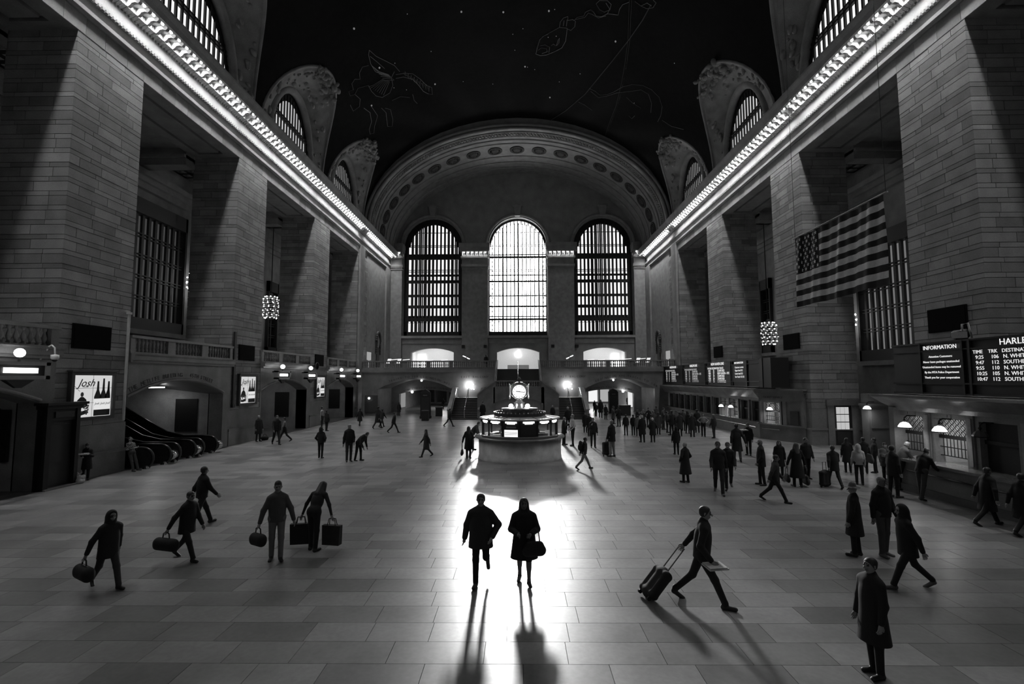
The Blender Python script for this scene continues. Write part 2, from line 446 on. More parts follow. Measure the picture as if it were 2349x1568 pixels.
        for j in range(1, nb): link('bar', boxmesh(.16, .2, H_ - 1.7, IRON, 'bar'), wn, (0, -hw + (b - a) * j / nb, (.75 + H_ - 1.0) / 2))
        for j in range(1, 5):
            zz = .75 + (H_ - 1.75) * j / 5
            for dz in (-.1, .1): link('crossbar', boxmesh(.22, b - a - .1, .06, IRON, 'crossbar'), wn, (0, 0, zz + dz))
        obj('pane', MB().box(min(sx * .5, sx * .55), max(sx * .5, sx * .55), -hw, hw, 0, H_), emit(0.05 if sx < 0 else 0.16) if n_ == 0 else gray(.01, .2), wn)
        obj('sill', MB().box(-.4 if sx > 0 else -.2, .2 if sx > 0 else .4, -hw - .2, hw + .2, -.3, 0), LIMEP, wn)

# entablature with modillions and lamps
def cornice(sx, n):
    T = empty('trim_%d' % n, (0, 0, 0)); side = 'left' if sx < 0 else 'right'
    struct(T, 'lit cornice with rows of scrolled brackets and bulbs on the %s side' % side)
    f = lambda u, z, y: (sx * u, y, z)
    Y0, Y1 = 6.0, YE - .3
    obj('architrave', MB().prism([(XW - .02, 19.5), (XW - .1, 19.5), (XW - .1, 19.62), (XW - .16, 19.66), (XW - .16, 19.85), (XW - .02, 19.85)], f, Y0, Y1).prism([(XW, 20.25), (XW - .14, 20.25), (XW - .2, 20.4), (XW - .2, 20.52), (XW, 20.6)], f, Y0, Y1), LIMEP, T)
    obj('dark_fillet', MB().prism([(XW, 19.88), (XW - .04, 19.88), (XW - .12, 20.24), (XW, 20.24)], f, Y0, Y1), LIMEP, T)
    dn = MB(); y = Y0
    while y < Y1: dn.box(min(sx * (XW - .26), sx * (XW - .1)), max(sx * (XW - .26), sx * (XW - .1)), y, y + .1, 20.27, 20.4); y += .19
    d = obj('dentils', dn, LIMEP, T); d['kind'] = 'stuff'
    obj('frieze', MB().prism([(XW, 20.6), (XW - .05, 20.6), (XW - .05, 21.3), (XW, 21.3)], f, Y0, Y1), LIMEP, T)
    # leafy bed moulding, a ragged lower edge
    lf = MB(); y = Y0
    while y < Y1:
        w_ = .19; lf.prism([(XW - .05, 21.28), (XW - .12, 21.2), (XW - .36, 21.32), (XW - .36, 21.55), (XW - .05, 21.55)], f, y, y + w_ * .86)
        lf.prism([(XW - .06, 21.18), (XW - .1, 21.12), (XW - .2, 21.3), (XW - .06, 21.3)], f, y + .04, y + .11); y += w_
    l = obj('leaf_moulding', lf, LIMEP, T); l['kind'] = 'stuff'
    obj('soffit', MB().prism([(XW, 21.62), (XW - 1.15, 21.62), (XW - 1.15, 21.72), (XW, 21.72)], f, Y0, Y1), LIMEP, T)
    obj('corona', MB().prism([(XW - 1.08, 21.5), (XW - 1.22, 21.5), (XW - 1.27, 21.78), (XW - 1.4, 22.0), (XW - 1.4, 22.12), (XW + .6, 22.4), (XW + .6, 21.7), (XW - 1.08, 21.7)], f, Y0, Y1), LIMEP, T)
    prof = [(XW - .34, 21.62), (XW - .36, 21.32), (XW - .46, 21.26), (XW - .56, 21.34), (XW - .62, 21.44), (XW - .78, 21.47), (XW - .92, 21.42), (XW - 1.0, 21.48), (XW - 1.02, 21.62)]
    mm = MB().prism([(p[0] - XW, p[1] - 21.5) for p in prof], lambda u, z, y: (sx * u, y, z), -.075, .075).mesh('modillion'); mm.materials.append(LIMEP)
    bm = MB().ball((0, 0, 0), .062, 8).mesh('bulb', True); bm.materials.append(emit(BULB))
    y = Y0 + .3
    while y < Y1:
        link('modillion', mm, T, (sx * XW, y, 21.5))
        if y + .29 < Y1: link('bulb' + off((sx * (XW - .93), y + .29, 21.56)), bm, T, (sx * (XW - .93), y + .29, 21.56))
        y += .58
    for y0, y1 in ((9, 18.6), (19, 30.3), (30.7, 42.1), (42.6, 54), (56, 67)):
        area('cornice_lamps' + off(*[(sx * (XW - .62), v, 21.6) for v in lin(y0, y1, 20)]), (sx * (XW - .62), (y0 + y1) / 2, 21.6), (sx * STRIP_TILT, 0, -1), .24, y1 - y0, STRIP_POWER * (y1 - y0) / 11, STRIP_SPREAD)
    return T
cornice(-1, 1); cornice(1, 2)

# ================================================================ VAULT with lunettes
LUN = [14.6, 26.5, 38.3, 50.2]
LW, LR = 5.4, 7.1
def vault_start(y):
    for c in LUN:
        u = (y - c) / LW
        if abs(u) < 1: return LR * math.sqrt(1 - u * u)
    return 0.0
vy = sorted(set([YW, 4.0, 8.0, YB + .1] + [round(c + LW * -math.cos(PI * i / 24), 4) for c in LUN for i in range(25)]))
vm = MB(); NA = 24
def vrow(y):
    t0 = math.asin(min(vault_start(y) / VB, 1)); out = []
    for j in range(NA + 1):
        t = t0 + (PI - 2 * t0) * j / NA; out.append((VA * math.cos(t), y, ZS + VB * math.sin(t)))
    return out
rows = [vrow(y) for y in vy]
vm.add([p for r_ in rows for p in r_], [(i * (NA + 1) + j, (i + 1) * (NA + 1) + j, (i + 1) * (NA + 1) + j + 1, i * (NA + 1) + j + 1) for i in range(len(rows) - 1) for j in range(NA)])
ceil = obj('ceiling', vm, VAULT, smooth=True); struct(ceil, 'dark painted barrel vault with gold constellations')
obj('roof_shell', MB().box(-32, 32, YW - 1, 97, 37.5, 38).box(-32, -31, YW - 1, 97, 0, 38).box(31, 32, YW - 1, 97, 0, 38), BLACK, ceil)
def lunette(sx, c, n):
    oo = off(*[(sx * 18.7, c + u, ZS + v) for u in lin(-3.5, 3.5, 10) for v in (0, 1, 2, 3, 4, 5)]); L = empty('window_%d%s' % (n, oo), (sx * 18.7, c, ZS)); struct(L, 'half-round clerestory window under a carved vault shell')
    ww, wh = 3.55, 5.35; N_ = 28
    V = lambda t: (VA * math.sqrt(1 - (LR * math.sin(t) / VB) ** 2) * sx - sx * 18.7, LW * math.cos(t), LR * math.sin(t))
    Wn = lambda t, k=1.0: (0, ww * k * math.cos(t), wh * k * math.sin(t))
    ts = lin(0, PI, N_)
    sh = MB(); mixp = lambda a, b, k: tuple(a[i] + (b[i] - a[i]) * k for i in range(3))
    sh.grid(lambda t, k: mixp(Wn(t), V(t), k), ts, [.16, .35, .55, .75, .88])
    obj('carved_shell', sh, CARVE, L, smooth=True)
    rm = MB(); rm.grid(lambda t, k: mixp(Wn(t), V(t), k), ts, [.88, 1.0]); obj('shell_rim', rm, LIMEP, L, smooth=True)
    obj('rim_bead', MB().tube([mixp(Wn(t), V(t), 1.0) for t in ts], .13, 6), LIMEP, L, smooth=True)
    obj('arch_roll', MB().tube([mixp(Wn(t), V(t), .1) for t in ts], .34, 8), LIMEP, L, smooth=True)
    fr = MB(); fr.grid(lambda t, k: Wn(t, k), ts, [.86, 1.03]); obj('arch_frame', fr, IRON, L)
    nb = 15
    for j in range(1, nb):
        y = -ww + 2 * ww * j / nb; z1 = wh * .95 * math.sqrt(max(1 - (y / (ww * .95)) ** 2, 0))
        if z1 > .3: obj('mullion', MB().box(-.06, .06, y - .06, y + .06, -.3, z1), IRON, L)
    for zz in (2.6, 2.85): 
        hw = ww * .95 * math.sqrt(1 - (zz / (wh * .95)) ** 2); obj('transom', MB().box(-.08, .08, -hw, hw, zz - .06, zz + .06), IRON, L)
    pn = MB(); k = len(ts); pn.add([(sx * .15, ww * .97 * math.cos(t), wh * .97 * math.sin(t)) for t in ts] + [(sx * .15, 0, -.4)], [(i, i + 1, k) for i in range(k - 1)]); obj('pane' + oo, pn, emit(PANE_LUNETTE), L)
    # leafy cartouche at the crown
    lf = MB(); rr = random.Random(n)
    tip = V(PI / 2)
    for i in range(46):
        t = PI / 2 + rr.uniform(-.45, .45); k = rr.uniform(.62, 1.05); p = mixp(Wn(t), V(t), k)
        lf.ball((p[0] - sx * rr.uniform(0, .22), p[1], p[2] - rr.uniform(-.1, .25)), rr.uniform(.1, .28), 6, 0, (1, rr.uniform(.5, 1.4), rr.uniform(.5, 1.3)))
    for i in range(40):
        t = rr.uniform(.15, PI - .15); k = rr.uniform(.3, .85); p = mixp(Wn(t), V(t), k)
        lf.ball((p[0] - sx * .03, p[1], p[2]), rr.uniform(.1, .3), 6, 0, (.6, rr.uniform(.5, 1.6), rr.uniform(.5, 1.6)))
    o = obj('leaf_relief', lf, LIMEP, L, smooth=True); o['kind'] = 'stuff'
n_ = 5
for sx in (-1, 1):
    for c in LUN: lunette(sx, c, n_); n_ += 1
# wall band above the cornice between the lunettes
for sx, side in ((-1, 'left'), (1, 'right')):
    mb = MB(); edges = [YW] + [v for c in LUN for v in (c - LW, c + LW)] + [YB]
    mb.box(min(sx * 18.3, sx * 19.2), max(sx * 18.3, sx * 19.2), YW, YE, 22.2, 22.38)
    obj('spring_course', mb, LIMEP, bpy.data.objects['wall_' + side])

# ================================================================ END ARCH in front of the east wall
EA, EB = 17.55, 11.75
def ep(t, y, d=0.0): return ((EA + d) * math.cos(t), y, ZS + (EB + d) * math.sin(t))
ts = lin(0, PI, 64)
ea = MB().grid(lambda t, y: ep(t, y), ts, [YB, YE + 1.5])
arch = obj('ceiling_end_arch', ea, LIMEP, smooth=True); struct(arch, 'broad stone arch with a row of rosettes in front of the end wall')
obj('arch_face', MB().grid(lambda t, k: ((EA + (VA - EA) * k) * math.cos(t), YB, ZS + (EB + (VB - EB) * k) * math.sin(t)), ts, [0, .5, 1]), LIMEP, arch, smooth=True)
for y, r_, d, m in ((YB - .12, .2, .55, LIMEP), (YB - .05, .16, .15, LIMEP), (YB + .5, .12, -.03, LIMEP), (YB + 1.6, .1, -.02, LIMEP), (YB + 2.4, .12, -.03, LIMEP), (YB + 3.4, .1, -.02, LIMEP), (YB + 6.9, .1, -.02, LIMEP), (YB + 8.6, .12, -.03, LIMEP), (YB + 10.3, .14, -.04, LIMEP)):
    obj('arch_rib', MB().tube([ep(t, y, d) for t in ts], r_, 6), m, arch, smooth=True)
ob = MB(); rr = random.Random(3)
for i in range(420):
    t = PI * (i + .5) / 420; p = ep(t, YB + 1.05 + .25 * math.sin(i * 2.1), -.05); ob.ball(p, .13 + .04 * math.sin(i * 1.7), 5)
o = obj('leaf_band', ob, LIMEP, arch); o['kind'] = 'stuff'
db = MB().grid(lambda t, y: ep(t, y, -.015), ts, [YB + 8.7, YB + 10.2]); obj('dark_band', db, CARVE, arch, smooth=True)
ros = MB().lathe([(.95, 0), (.95, .1), (.8, .14), (.74, .02), (.5, .02), (.42, .14), (.25, .16), (.2, .08), (0, .2)], 20)
for j in range(10):
    a = 2 * PI * j / 10; ros.ball((.6 * math.cos(a), .6 * math.sin(a), .05), .12, 6)
rme = ros.mesh('rosette', True); rme.materials.append(gray(.07, .8))
for i in range(19):
    t = PI * (i + .5) / 19; p = ep(t, YB + 5.1, -.02)
    nv = Vector((-math.cos(t) / EA, 0, -math.sin(t) / EB)).normalized()
    r_ = link('rosette', rme, arch, p); r_.rotation_euler = nv.to_track_quat('Z', 'Y').to_euler()

# ================================================================ EAST WALL with windows and shop arches
WINS = [(-16.4, -8.0), (-4.15, 4.2), (8.1, 16.42)]
ZWB, ZWS, ZWT = 10.3, 23.3, 27.45
SHOPS = [(-15.2, -9.1), (-2.98, 3.05), (9.25, 15.3)]
us = sorted(set([-19.5, 19.5] + [u for a, b in WINS for u in arcsamp(a, b, 28)] + [u for a, b in SHOPS for u in lin(a, b, 10)]))
def esolid(u):
    cuts = [] 
    for a, b in SHOPS:
        if a < u < b: cuts.append((5.0, seg_arch(a, b, 7.95, 8.57)(u)))
    for a, b in WINS:
        if a < u < b: cuts.append((ZWB, ell_arch(a, b, ZWS, ZWT - ZWS)(u)))
    out = []; z = 4.6
    for l, h in cuts: out.append((z, l)); z = h
    out.append((z, 36)); return out
def key(u): return len(esolid(u))
em = MB()
for a, b in zip(us[:-1], us[1:]):
    slab(em, lambda u, z, t: (u, YE + .35 + t, z), [a, b], esolid, 0, 1.1)
ewall = obj('wall_east', em, stone('east_ashlar', .29, 0, scale=.7, island=False)); struct(ewall, 'limestone end wall pierced by three great arched windows')
pm = MB()
for a, b in ((-18.29, -16.4), (-8.0, -4.15), (4.2, 8.1), (16.42, 18.29)):
    i, j = a + .1, b - .1
    P_ = MB().box(i, j, YE - .1, YE + .4, 5.3, 19.75); obj('pilaster', P_, stone('fine_ashlar', .29, .2, scale=2), ewall)
    c = MB(); c.box(i - .06, j + .06, YE - .2, YE + .4, 19.75, 19.9).box(i - .1, j + .1, YE - .26, YE + .4, 20.0, 20.1).box(i - .14, j + .14, YE - .3, YE + .4, 20.15, 20.5).box(i, j, YE - .12, YE + .4, 19.9, 21.35)
    obj('capital', c, LIMEP, ewall)
    c = MB(); c.box(i - .2, j + .2, YE - .5, YE + .4, 21.35, 21.6).box(i - .3, j + .3, YE - 1.2, YE + .4, 22.25, 22.75).box(i - .35, j + .35, YE - 1.3, YE + .4, 22.75, 23.3)
    obj('cornice_block', c, LIMEP, ewall)
    obj('cornice_soffit', MB().box(i - .2, j + .2, YE - 1.05, YE + .4, 22.15, 22.26), LIMEP, ewall)
    nb = max(2, round((j - i) / .62)); bm = MB().ball((0, 0, 0), .07, 8).mesh('bulb', True); bm.materials.append(emit(BULB * .6))
    mm = MB().prism([(0, 21.6), (-.35, 21.75), (-.75, 21.7), (-.85, 22.2), (0, 22.2)], lambda u, z, y: (y, YE - .1 + u, z), -.09, .09).mesh('modillion'); mm.materials.append(LIMEP)
    for q in range(nb + 1):
        x = i + (j - i) * q / nb; link('modillion', mm, ewall, (x, 0, 0))
        if q < nb: link('bulb', bm, ewall, (x + (j - i) / nb / 2, YE - .65, 22.05))
    area('end_cornice_lamps', ((i + j) / 2, YE - .55, 22.13), (0, 0, -1), j - i, .3, STRIP_POWER * (j - i) / 11)
# window surrounds, keystones, carved panels below
for a, b in WINS:
    c = (a + b) / 2; hw = (b - a) / 2
    obj('archivolt', MB().tube([(c + (hw + .35) * math.cos(t), YE + .3, ZWS + (ZWT - ZWS + .35) * math.sin(t)) for t in lin(0, PI, 32)], .22, 6), LIMEP, ewall, smooth=True)
    obj('keystone', MB().hexa([(c - .35, YE - .15, ZWT + .1), (c + .35, YE - .15, ZWT + .1), (c + .55, YE - .25, ZWT + 1.5), (c - .55, YE - .25, ZWT + 1.5)], [(c - .35, YE + .5, ZWT + .1), (c + .35, YE + .5, ZWT + .1), (c + .55, YE + .5, ZWT + 1.5), (c - .55, YE + .5, ZWT + 1.5)]).box(c - .7, c + .7, YE - .3, YE + .4, ZWT + 1.5, ZWT + 1.75), LIMEP, ewall)
    obj('sill', MB().box(a - .1, b + .1, YE - .05, YE + .5, 9.95, 10.3), LIMEP, ewall)
    obj('carved_panel', MB().box(a, b, YE + .22, YE + .4, 9.2, 9.85), CARVE, ewall)
for x in (-10.2 + 2.5, -4.6, 4.9, 8.3):
    obj('wall_speaker', MB().box(x - .22, x + .22, YE - .25, YE + .36, 8.55, 8.95), BLACK, ewall)

def east_window(i, a, b, strength, tr):
    c = (a + b) / 2; hw = (b - a) / 2
    Wn = empty('window_%d' % (20 + i), (c, YE + 1.0, ZWB)); struct(Wn, ['great arched window above the left shop arch', 'great arched window blazing with daylight in the middle', 'great arched window above the right shop arch'][i])
    S, T_ = ZWS - ZWB, ZWT - ZWB
    top = ell_arch(-hw, hw, S, T_ - S)
    ts = lin(0, PI, 32)
    fr = MB(); fr.grid(lambda t, k: (hw * k * math.cos(t), .1, S + (T_ - S) * k * math.sin(t)), ts, [.8, 1.02]); fr.box(-hw, -hw + .42, 0, .2, 0, S).box(hw - .42, hw, 0, .2, 0, S).box(-hw, hw, 0, .25, 0, .65)
    if i == 1: fr = MB(); fr.grid(lambda t, k: (hw * k * math.cos(t), .1, S + (T_ - S) * k * math.sin(t)), ts, [.93, 1.02]); fr.box(-hw, -hw + .12, 0, .2, 0, S).box(hw - .12, hw, 0, .2, 0, S).box(-hw, hw, 0, .25, 0, .65)  # centre frame and bars thinned to imitate glare washing them out
    obj('frame', fr, IRON, Wn)
    # heavy and light horizontal bars
    zs = lambda y: 4.15 + (869 - y) * 0.0612 - ZWB          # height of a bar
    heavy = [(581, .55), (639, .42), (698.6, .42), (729, .5)]; light = [551.6, 555, 611, 615, 670, 674, 521]
    for z_, h in [(zs(y), h) for y, h in heavy]:
        w_ = hw if z_ < S else hw * math.sqrt(max(1 - ((z_ - S) / (T_ - S)) ** 2, 0))
        k = .5 if i == 1 else 1
        link('transom', boxmesh(2 * w_, .3, h * k, IRON, 'transom'), Wn, (0, .1, z_))
    for y in light:
        z_ = zs(y); w_ = hw if z_ < S else hw * math.sqrt(max(1 - ((z_ - S) / (T_ - S)) ** 2, 0))
        link('glazing_bar', boxmesh(2 * w_, .12, .07, IRON, 'glazing_bar'), Wn, (0, .1, z_))
    nb = 16
    for layer, (yy, off, w_) in enumerate(((.1, 0, .17), (2.2, .12, .26))):
        n = nb if layer == 0 else 14
        for j in range(1, n):
            x = -hw + 2 * hw * j / n + off; z1 = top(max(-hw, min(hw, x)))
            link('mullion' if layer == 0 else 'outer_mullion', boxmesh(w_ * (.55 if i == 1 else 1), .12, round(z1 - .3, 2), IRON, 'mullion'), Wn, (x, yy, .3 + (z1 - .3) / 2))
    for z_ in (3.1, 6.2, 9.3, 12.4):
        link('outer_transom', boxmesh(2 * hw, .12, .3 if i != 1 else .15, IRON, 'outer_transom'), Wn, (0, 2.2, z_))
    # scrollwork in the border strips and lower band
    sc = MB()
    for sxx in (-1, 1):
        for q in range(20):
            zz = .9 + q * .66
            if zz < S: sc.tube([(sxx * (hw - .27) + .2 * math.cos(u), .12, zz + .26 * math.sin(u)) for u in lin(0, 2 * PI, 8)[:-1]], .035, 4, closed=True)
    for q in range(16):
        xx = -hw + 2 * hw * (q + .5) / 16; sc.tube([(xx + .18 * math.cos(u), .12, zs(734) + .2 * math.sin(u)) for u in lin(0, 2 * PI, 8)[:-1]], .03, 4, closed=True)
    o = obj('scrollwork', sc, IRON, Wn); o['kind'] = 'stuff'
    pn = MB(); N_ = len(ts); pn.add([(hw * math.cos(t), 2.6, S + (T_ - S) * math.sin(t)) for t in ts] + [(-hw, 2.6, .3), (hw, 2.6, .3)], [tuple(range(N_)) + (N_, N_ + 1)])
    obj('pane', pn, pane_mat(strength, tr), Wn)
    rv = MB(); rv.box(-hw - .3, -hw, .2, 2.7, 0, S).box(hw, hw + .3, .2, 2.7, 0, S).box(-hw, hw, .2, 2.7, -.3, .3)
    rv.grid(lambda t, y: ((hw + .02) * math.cos(t), y, S + (T_ - S + .02) * math.sin(t)), ts, [.2, 2.7]); obj('reveal', rv, LIMEP, Wn)
for i, ((a, b), s_, tr) in enumerate(zip(WINS, (PANE_SIDE, PANE_CENTRE, PANE_SIDE), (.28, .9, .28))): east_window(i, a, b, s_, tr)  # side glass tinted darker, standing in for shade from buildings outside

# ================================================================ WEST WALL behind the camera (closes the hall)
wm = MB()
WW = [(-16.4, -8.0), (-4.2, 4.2), (8.0, 16.4)]
us = sorted(set([-19.5, 19.5] + [u for a, b in WW for u in arcsamp(a, b, 12)]))
for a, b in zip(us[:-1], us[1:]):
    def ws(u):
        for p, q in WW:
            if p < u < q: return [(0, ZWB), (ell_arch(p, q, ZWS, ZWT - ZWS)(u), 36)]
        return [(0, 36)]
    slab(wm, lambda u, z, t: (u, YW - t, z), [a, b], ws, 0, 1)
wwall = obj('wall_west', wm, LIMEP); struct(wwall, 'limestone west wall with arched windows')
for i, (a, b) in enumerate(WW):
    pn = MB().box(a, b, YW - .9, YW - .85, ZWB, ZWT); o = obj('window_west_offscreen', pn, emit(PANE_WEST)); struct(o, 'daylit window in the west wall')
# ================================================================ balusters shared by every balustrade
BAL = MB().lathe([(.075, 0), (.075, .06), (.045, .08), (.05, .14), (.085, .24), (.08, .32), (.04, .47), (.035, .52), (.06, .55), (.07, .6), (.07, .66)], 10).mesh('baluster', True); BAL.materials.append(MARB)
def balustrade_along(parent, fn, length, z, groups, depth=.34, span=.9, h=.66, first=None):
    """fn(u, w, z) -> parent-local xyz; u along, w across"""
    def blk(name, u0, u1, w0, w1, z0, z1, mat=MARB):
        a = [fn(u0, w0, z0), fn(u1, w0, z0), fn(u1, w1, z0), fn(u0, w1, z0)]; b = [fn(u0, w0, z1), fn(u1, w0, z1), fn(u1, w1, z1), fn(u0, w1, z1)]
        return obj(name, MB().hexa(a, b), mat, parent)
    blk('bottom_rail', 0, length, -depth / 2, depth / 2, z, z + .08)
    blk('top_rail', 0, length, -depth / 2 - .05, depth / 2 + .05, z + h + .07, z + h + .2)
    seg = length / groups; post = seg * (1 - span)
    for g in range(groups):
        a = g * seg; blk('pedestal', a, a + post / 2, -depth / 2 + .02, depth / 2 - .02, z + .08, z + h + .07); blk('pedestal', a + seg - post / 2, a + seg, -depth / 2 + .02, depth / 2 - .02, z + .08, z + h + .07)
        free = seg - post; n = max(2, int(free / .24))
        for i in range(n):
            link('baluster', BAL, parent, fn(a + post / 2 + free * (i + .5) / n, 0, z + .075), None, (1, 1, h / .66))

# ================================================================ LEFT: balconies over the gate arches
XF = -18.25
def left_bay(k):
    y0, y1 = BAYS[k]; L = y1 - y0
    names = ['the bronze door', 'the escalators', 'the first track gates', 'the track gates next to the end balcony']
    B = empty('gate_arch', (XF, y0, 0)); tag(B, 'segmental stone arch with a balustraded balcony above ' + names[k], 'balcony'); B['kind'] = 'structure'
    a, b = (.15, L - .75) if k else (.5, L - .55)
    if k == 1: a, b = -.3, L - .75
    zs, za = (3.3, 4.1)
    ar = seg_arch(max(a, 0), b, zs, za)
    us_ = sorted(set([0, L, max(a, 0), b] + lin(max(a, 0), b, 24)))
    W = MB(); slab(W, lambda u, z, t: (-t, u, z), us_, lambda u: [(ar(u), 5.0)] if max(a, 0) < u < b else [(0, 5.0)], 0, .9)
    obj('arch_wall', W, MARB, B)
    obj('arch_moulding', MB().tube([(.02, u, ar(u) + .1) for u in lin(max(a, 0), b, 24)], .07, 6), LIMEP, B, smooth=True)
    obj('fascia', MB().box(-.5, .18, 0, L, 5.0, 5.12).box(-.5, .28, 0, L, 5.12, 5.36), MARB, B)
    obj('ledge', MB().box(-.5, .36, 0, L, 5.36, 5.43), stone('ledge_marble', .22, 0, rough=.2, island=False), B)
    obj('balcony_slab', MB().box(-6.3, -.4, -.2, L + .2, 4.9, 5.36), MARB, B)
    balustrade_along(B, lambda u, w, z: (-.1 + w, u, z), L, 5.43, 3, span=.8)
    if k != 1:
        # vestibule behind the arch: far jamb, back wall, ceiling
        V = MB(); V.box(-4.2, -.85, b, b + .6, 0, 4.95); V.box(-4.2, -.85, max(a, 0) - .6, max(a, 0), 0, 4.95)
        obj('vestibule_wall', V, stone('vestibule', .34, 0, rough=.5, island=False), B)
        bw = MB(); m = (a + b) / 2; gates = [(m - 2.4, m - .35), (m + .35, m + 2.4)]
        g2 = [seg_arch(p, q, 2.45, 2.9) for p, q in gates]
        us2 = sorted(set([max(a, 0), b] + [u for p, q in gates for u in lin(p, q, 10)]))
        def s2(u):
            for (p, q), fnc in zip(gates, g2):
                if p < u < q: return [(fnc(u), 4.95)]
            return [(0, 4.95)]
        slab(bw, lambda u, z, t: (-4.0 - t, u, z), us2, s2, 0, .4)
        obj('gate_wall', bw, stone('vestibule', .34, 0, rough=.5, island=False), B)
        obj('vestibule_ceiling', MB().box(-4.2, -.85, max(a, 0), b, 4.6, 4.9), WHITE, B)
        for gi, (p, q) in enumerate(gates):
            obj('gate_passage', MB().box(-8, -4.4, p - .2, p, 0, 3).box(-8, -4.4, q, q + .2, 0, 3).box(-8, -7.8, p, q, 0, 3).box(-8, -4.4, p, q, 3, 3.2), MARB, B)
        if k: area('vestibule_lamp', (XF - 2.4, y0 + (a + b) / 2, 4.55), (0, 0, -1), 1.0, 3, 20)
        obj('notice_panel', MB().box(-2.7, -1.5, b - .07, b + .05, 1.0, 3.1), BLACK, B)
        if k == 2:
            n_o = text('gate_number', '105', .34, BLACK, (-3.98, m + .9, 3.3), 'L', B); text('gate_number', '103', .34, BLACK, (-3.98, m - 1.9, 3.3), 'L', B)
    else:
        H_ = MB(); H_.box(-6.2, -.85, b, b + .6, 0, 4.85); H_.box(-6.2, -.85, -.6, 0, 0, 4.85); H_.box(-6.2, -6.05, 0, b, 0, 4.85)
        obj('escalator_hall', H_, stone('vestibule', .34, 0, rough=.5, island=False), B)
        obj('hall_vault', MB().grid(lambda x, u: (x, u, ar(min(max(u, .01), b - .01)) + .12 * (-x - .9)), [-.9, -3, -6.1], lin(0, b, 20)), MARB, B, smooth=True)
        obj('notice_panel', MB().box(-2.9, -1.55, b - .06, b + .05, 1.0, 3.0), BLACK, B)
        obj('ceiling_strip_light', MB().box(-3.35, -3.0, 5.6, 6.5, 3.7, 3.76), emit(6), B)
        area('escalator_lamp', (XF - 3.17, y0 + 6.05, 3.68), (0, 0, -1), .35, .9, 8)
        # carved lettering following the arch
        def arc_text(s, u0, du):
            for i, ch in enumerate(s):
                if ch == ' ': continue
                u = u0 + i * du; sl = (ar(min(u + .1, b - .01)) - ar(min(u, b - .01))) / .1
                o = text('carved_letter', ch, .3, BLACK, (.012, u, ar(min(u, b - .01)) + .24), 'L', B); o.rotation_euler = (Matrix.Rotation(math.atan(sl), 3, 'X') @ o.rotation_euler.to_matrix()).to_euler()
        arc_text('THE METLIFE BUILDING', .1, .178); arc_text('45TH STREET', 4.25, .185)
    return B
for k in range(4): left_bay(k)
# long pale sign fixture lit from below on the first balcony
# ================================================================ ESCALATORS
def escalator(y, w_, label):
    E_ = empty('escalator', (XF + .35, y, 0)); tag(E_, label, 'escalator', 'escalators under the arch')
    run = [(0.25, .93), (-1.2, .93), (-2.2, 1.15), (-3.2, 1.7), (-6.2, 3.38)]
    low = [(0.25, .05), (-1.2, .05), (-2.2, .2), (-3.2, .7), (-6.2, 2.38)]
    for yy in (0, w_):
        p = MB(); n = len(run)
        end = [(.25 + .42 * math.sin(a), .49 + .44 * math.cos(a)) for a in lin(0, PI, 8)]
        poly = [run[i] for i in range(n - 1, -1, -1)] + end[1:-1] + low
        p.prism(poly, lambda u, v, ww: (u, yy + ww, v), -.06, .06)
        obj('balustrade', p, gray(.012, .2), E_)
        rail = [(r_[0], yy, r_[1] + .05) for r_ in reversed(run)] + [(.25 + .47 * math.sin(a), yy, .49 + .49 * math.cos(a)) for a in lin(0, PI, 9)][1:]
        obj('handrail', MB().tube(rail, .055, 8), gray(.02, .25), E_, smooth=True)
        obj('handrail_trim', MB().tube([(p_[0], p_[1] + .05, p_[2] - .045) for p_ in rail[:-3]], .012, 5), CHROME, E_)
        obj('newel_foot', MB().lathe([(.12, 0), (.12, .1), (.06, .16), (.06, .3)], 10, (.45, yy, 0)), CHROME, E_, smooth=True)
    dk = MB().tube([(.5, w_ + .14, .42), (.5, w_ + .52, .42)], .24, 14); dk.tube([(.5, w_ + .14, .42), (.5, w_ + .2, .42)], .27, 14); obj('chrome_drum', dk, CHROME, E_, smooth=True)
    for i in range(12):
        x = -1.2 - i * .4; z = .0 if x > -2.2 else (-x - 2.2) * .56
        link('step', boxmesh(.4, w_ - .16, .2, gray(.05, .4, .5), 'step'), E_, (x, w_ / 2, z + .08))
    obj('skirt', MB().prism([(0.2, 0), (-2.2, 0.02), (-6.2, 2.2), (-6.2, 1.8), (-2.2, -.0)], lambda u, v, ww: (u, ww, v + .01), .03, w_ - .03), BLACK, E_)
for i, y in enumerate((22.9, 24.75, 26.6)):
    escalator(y, 1.15, ['dark escalator under the arch, its near side against the pier', 'dark escalator between two others under the arch', 'dark escalator under the arch, nearest the pale lit wall'][i])

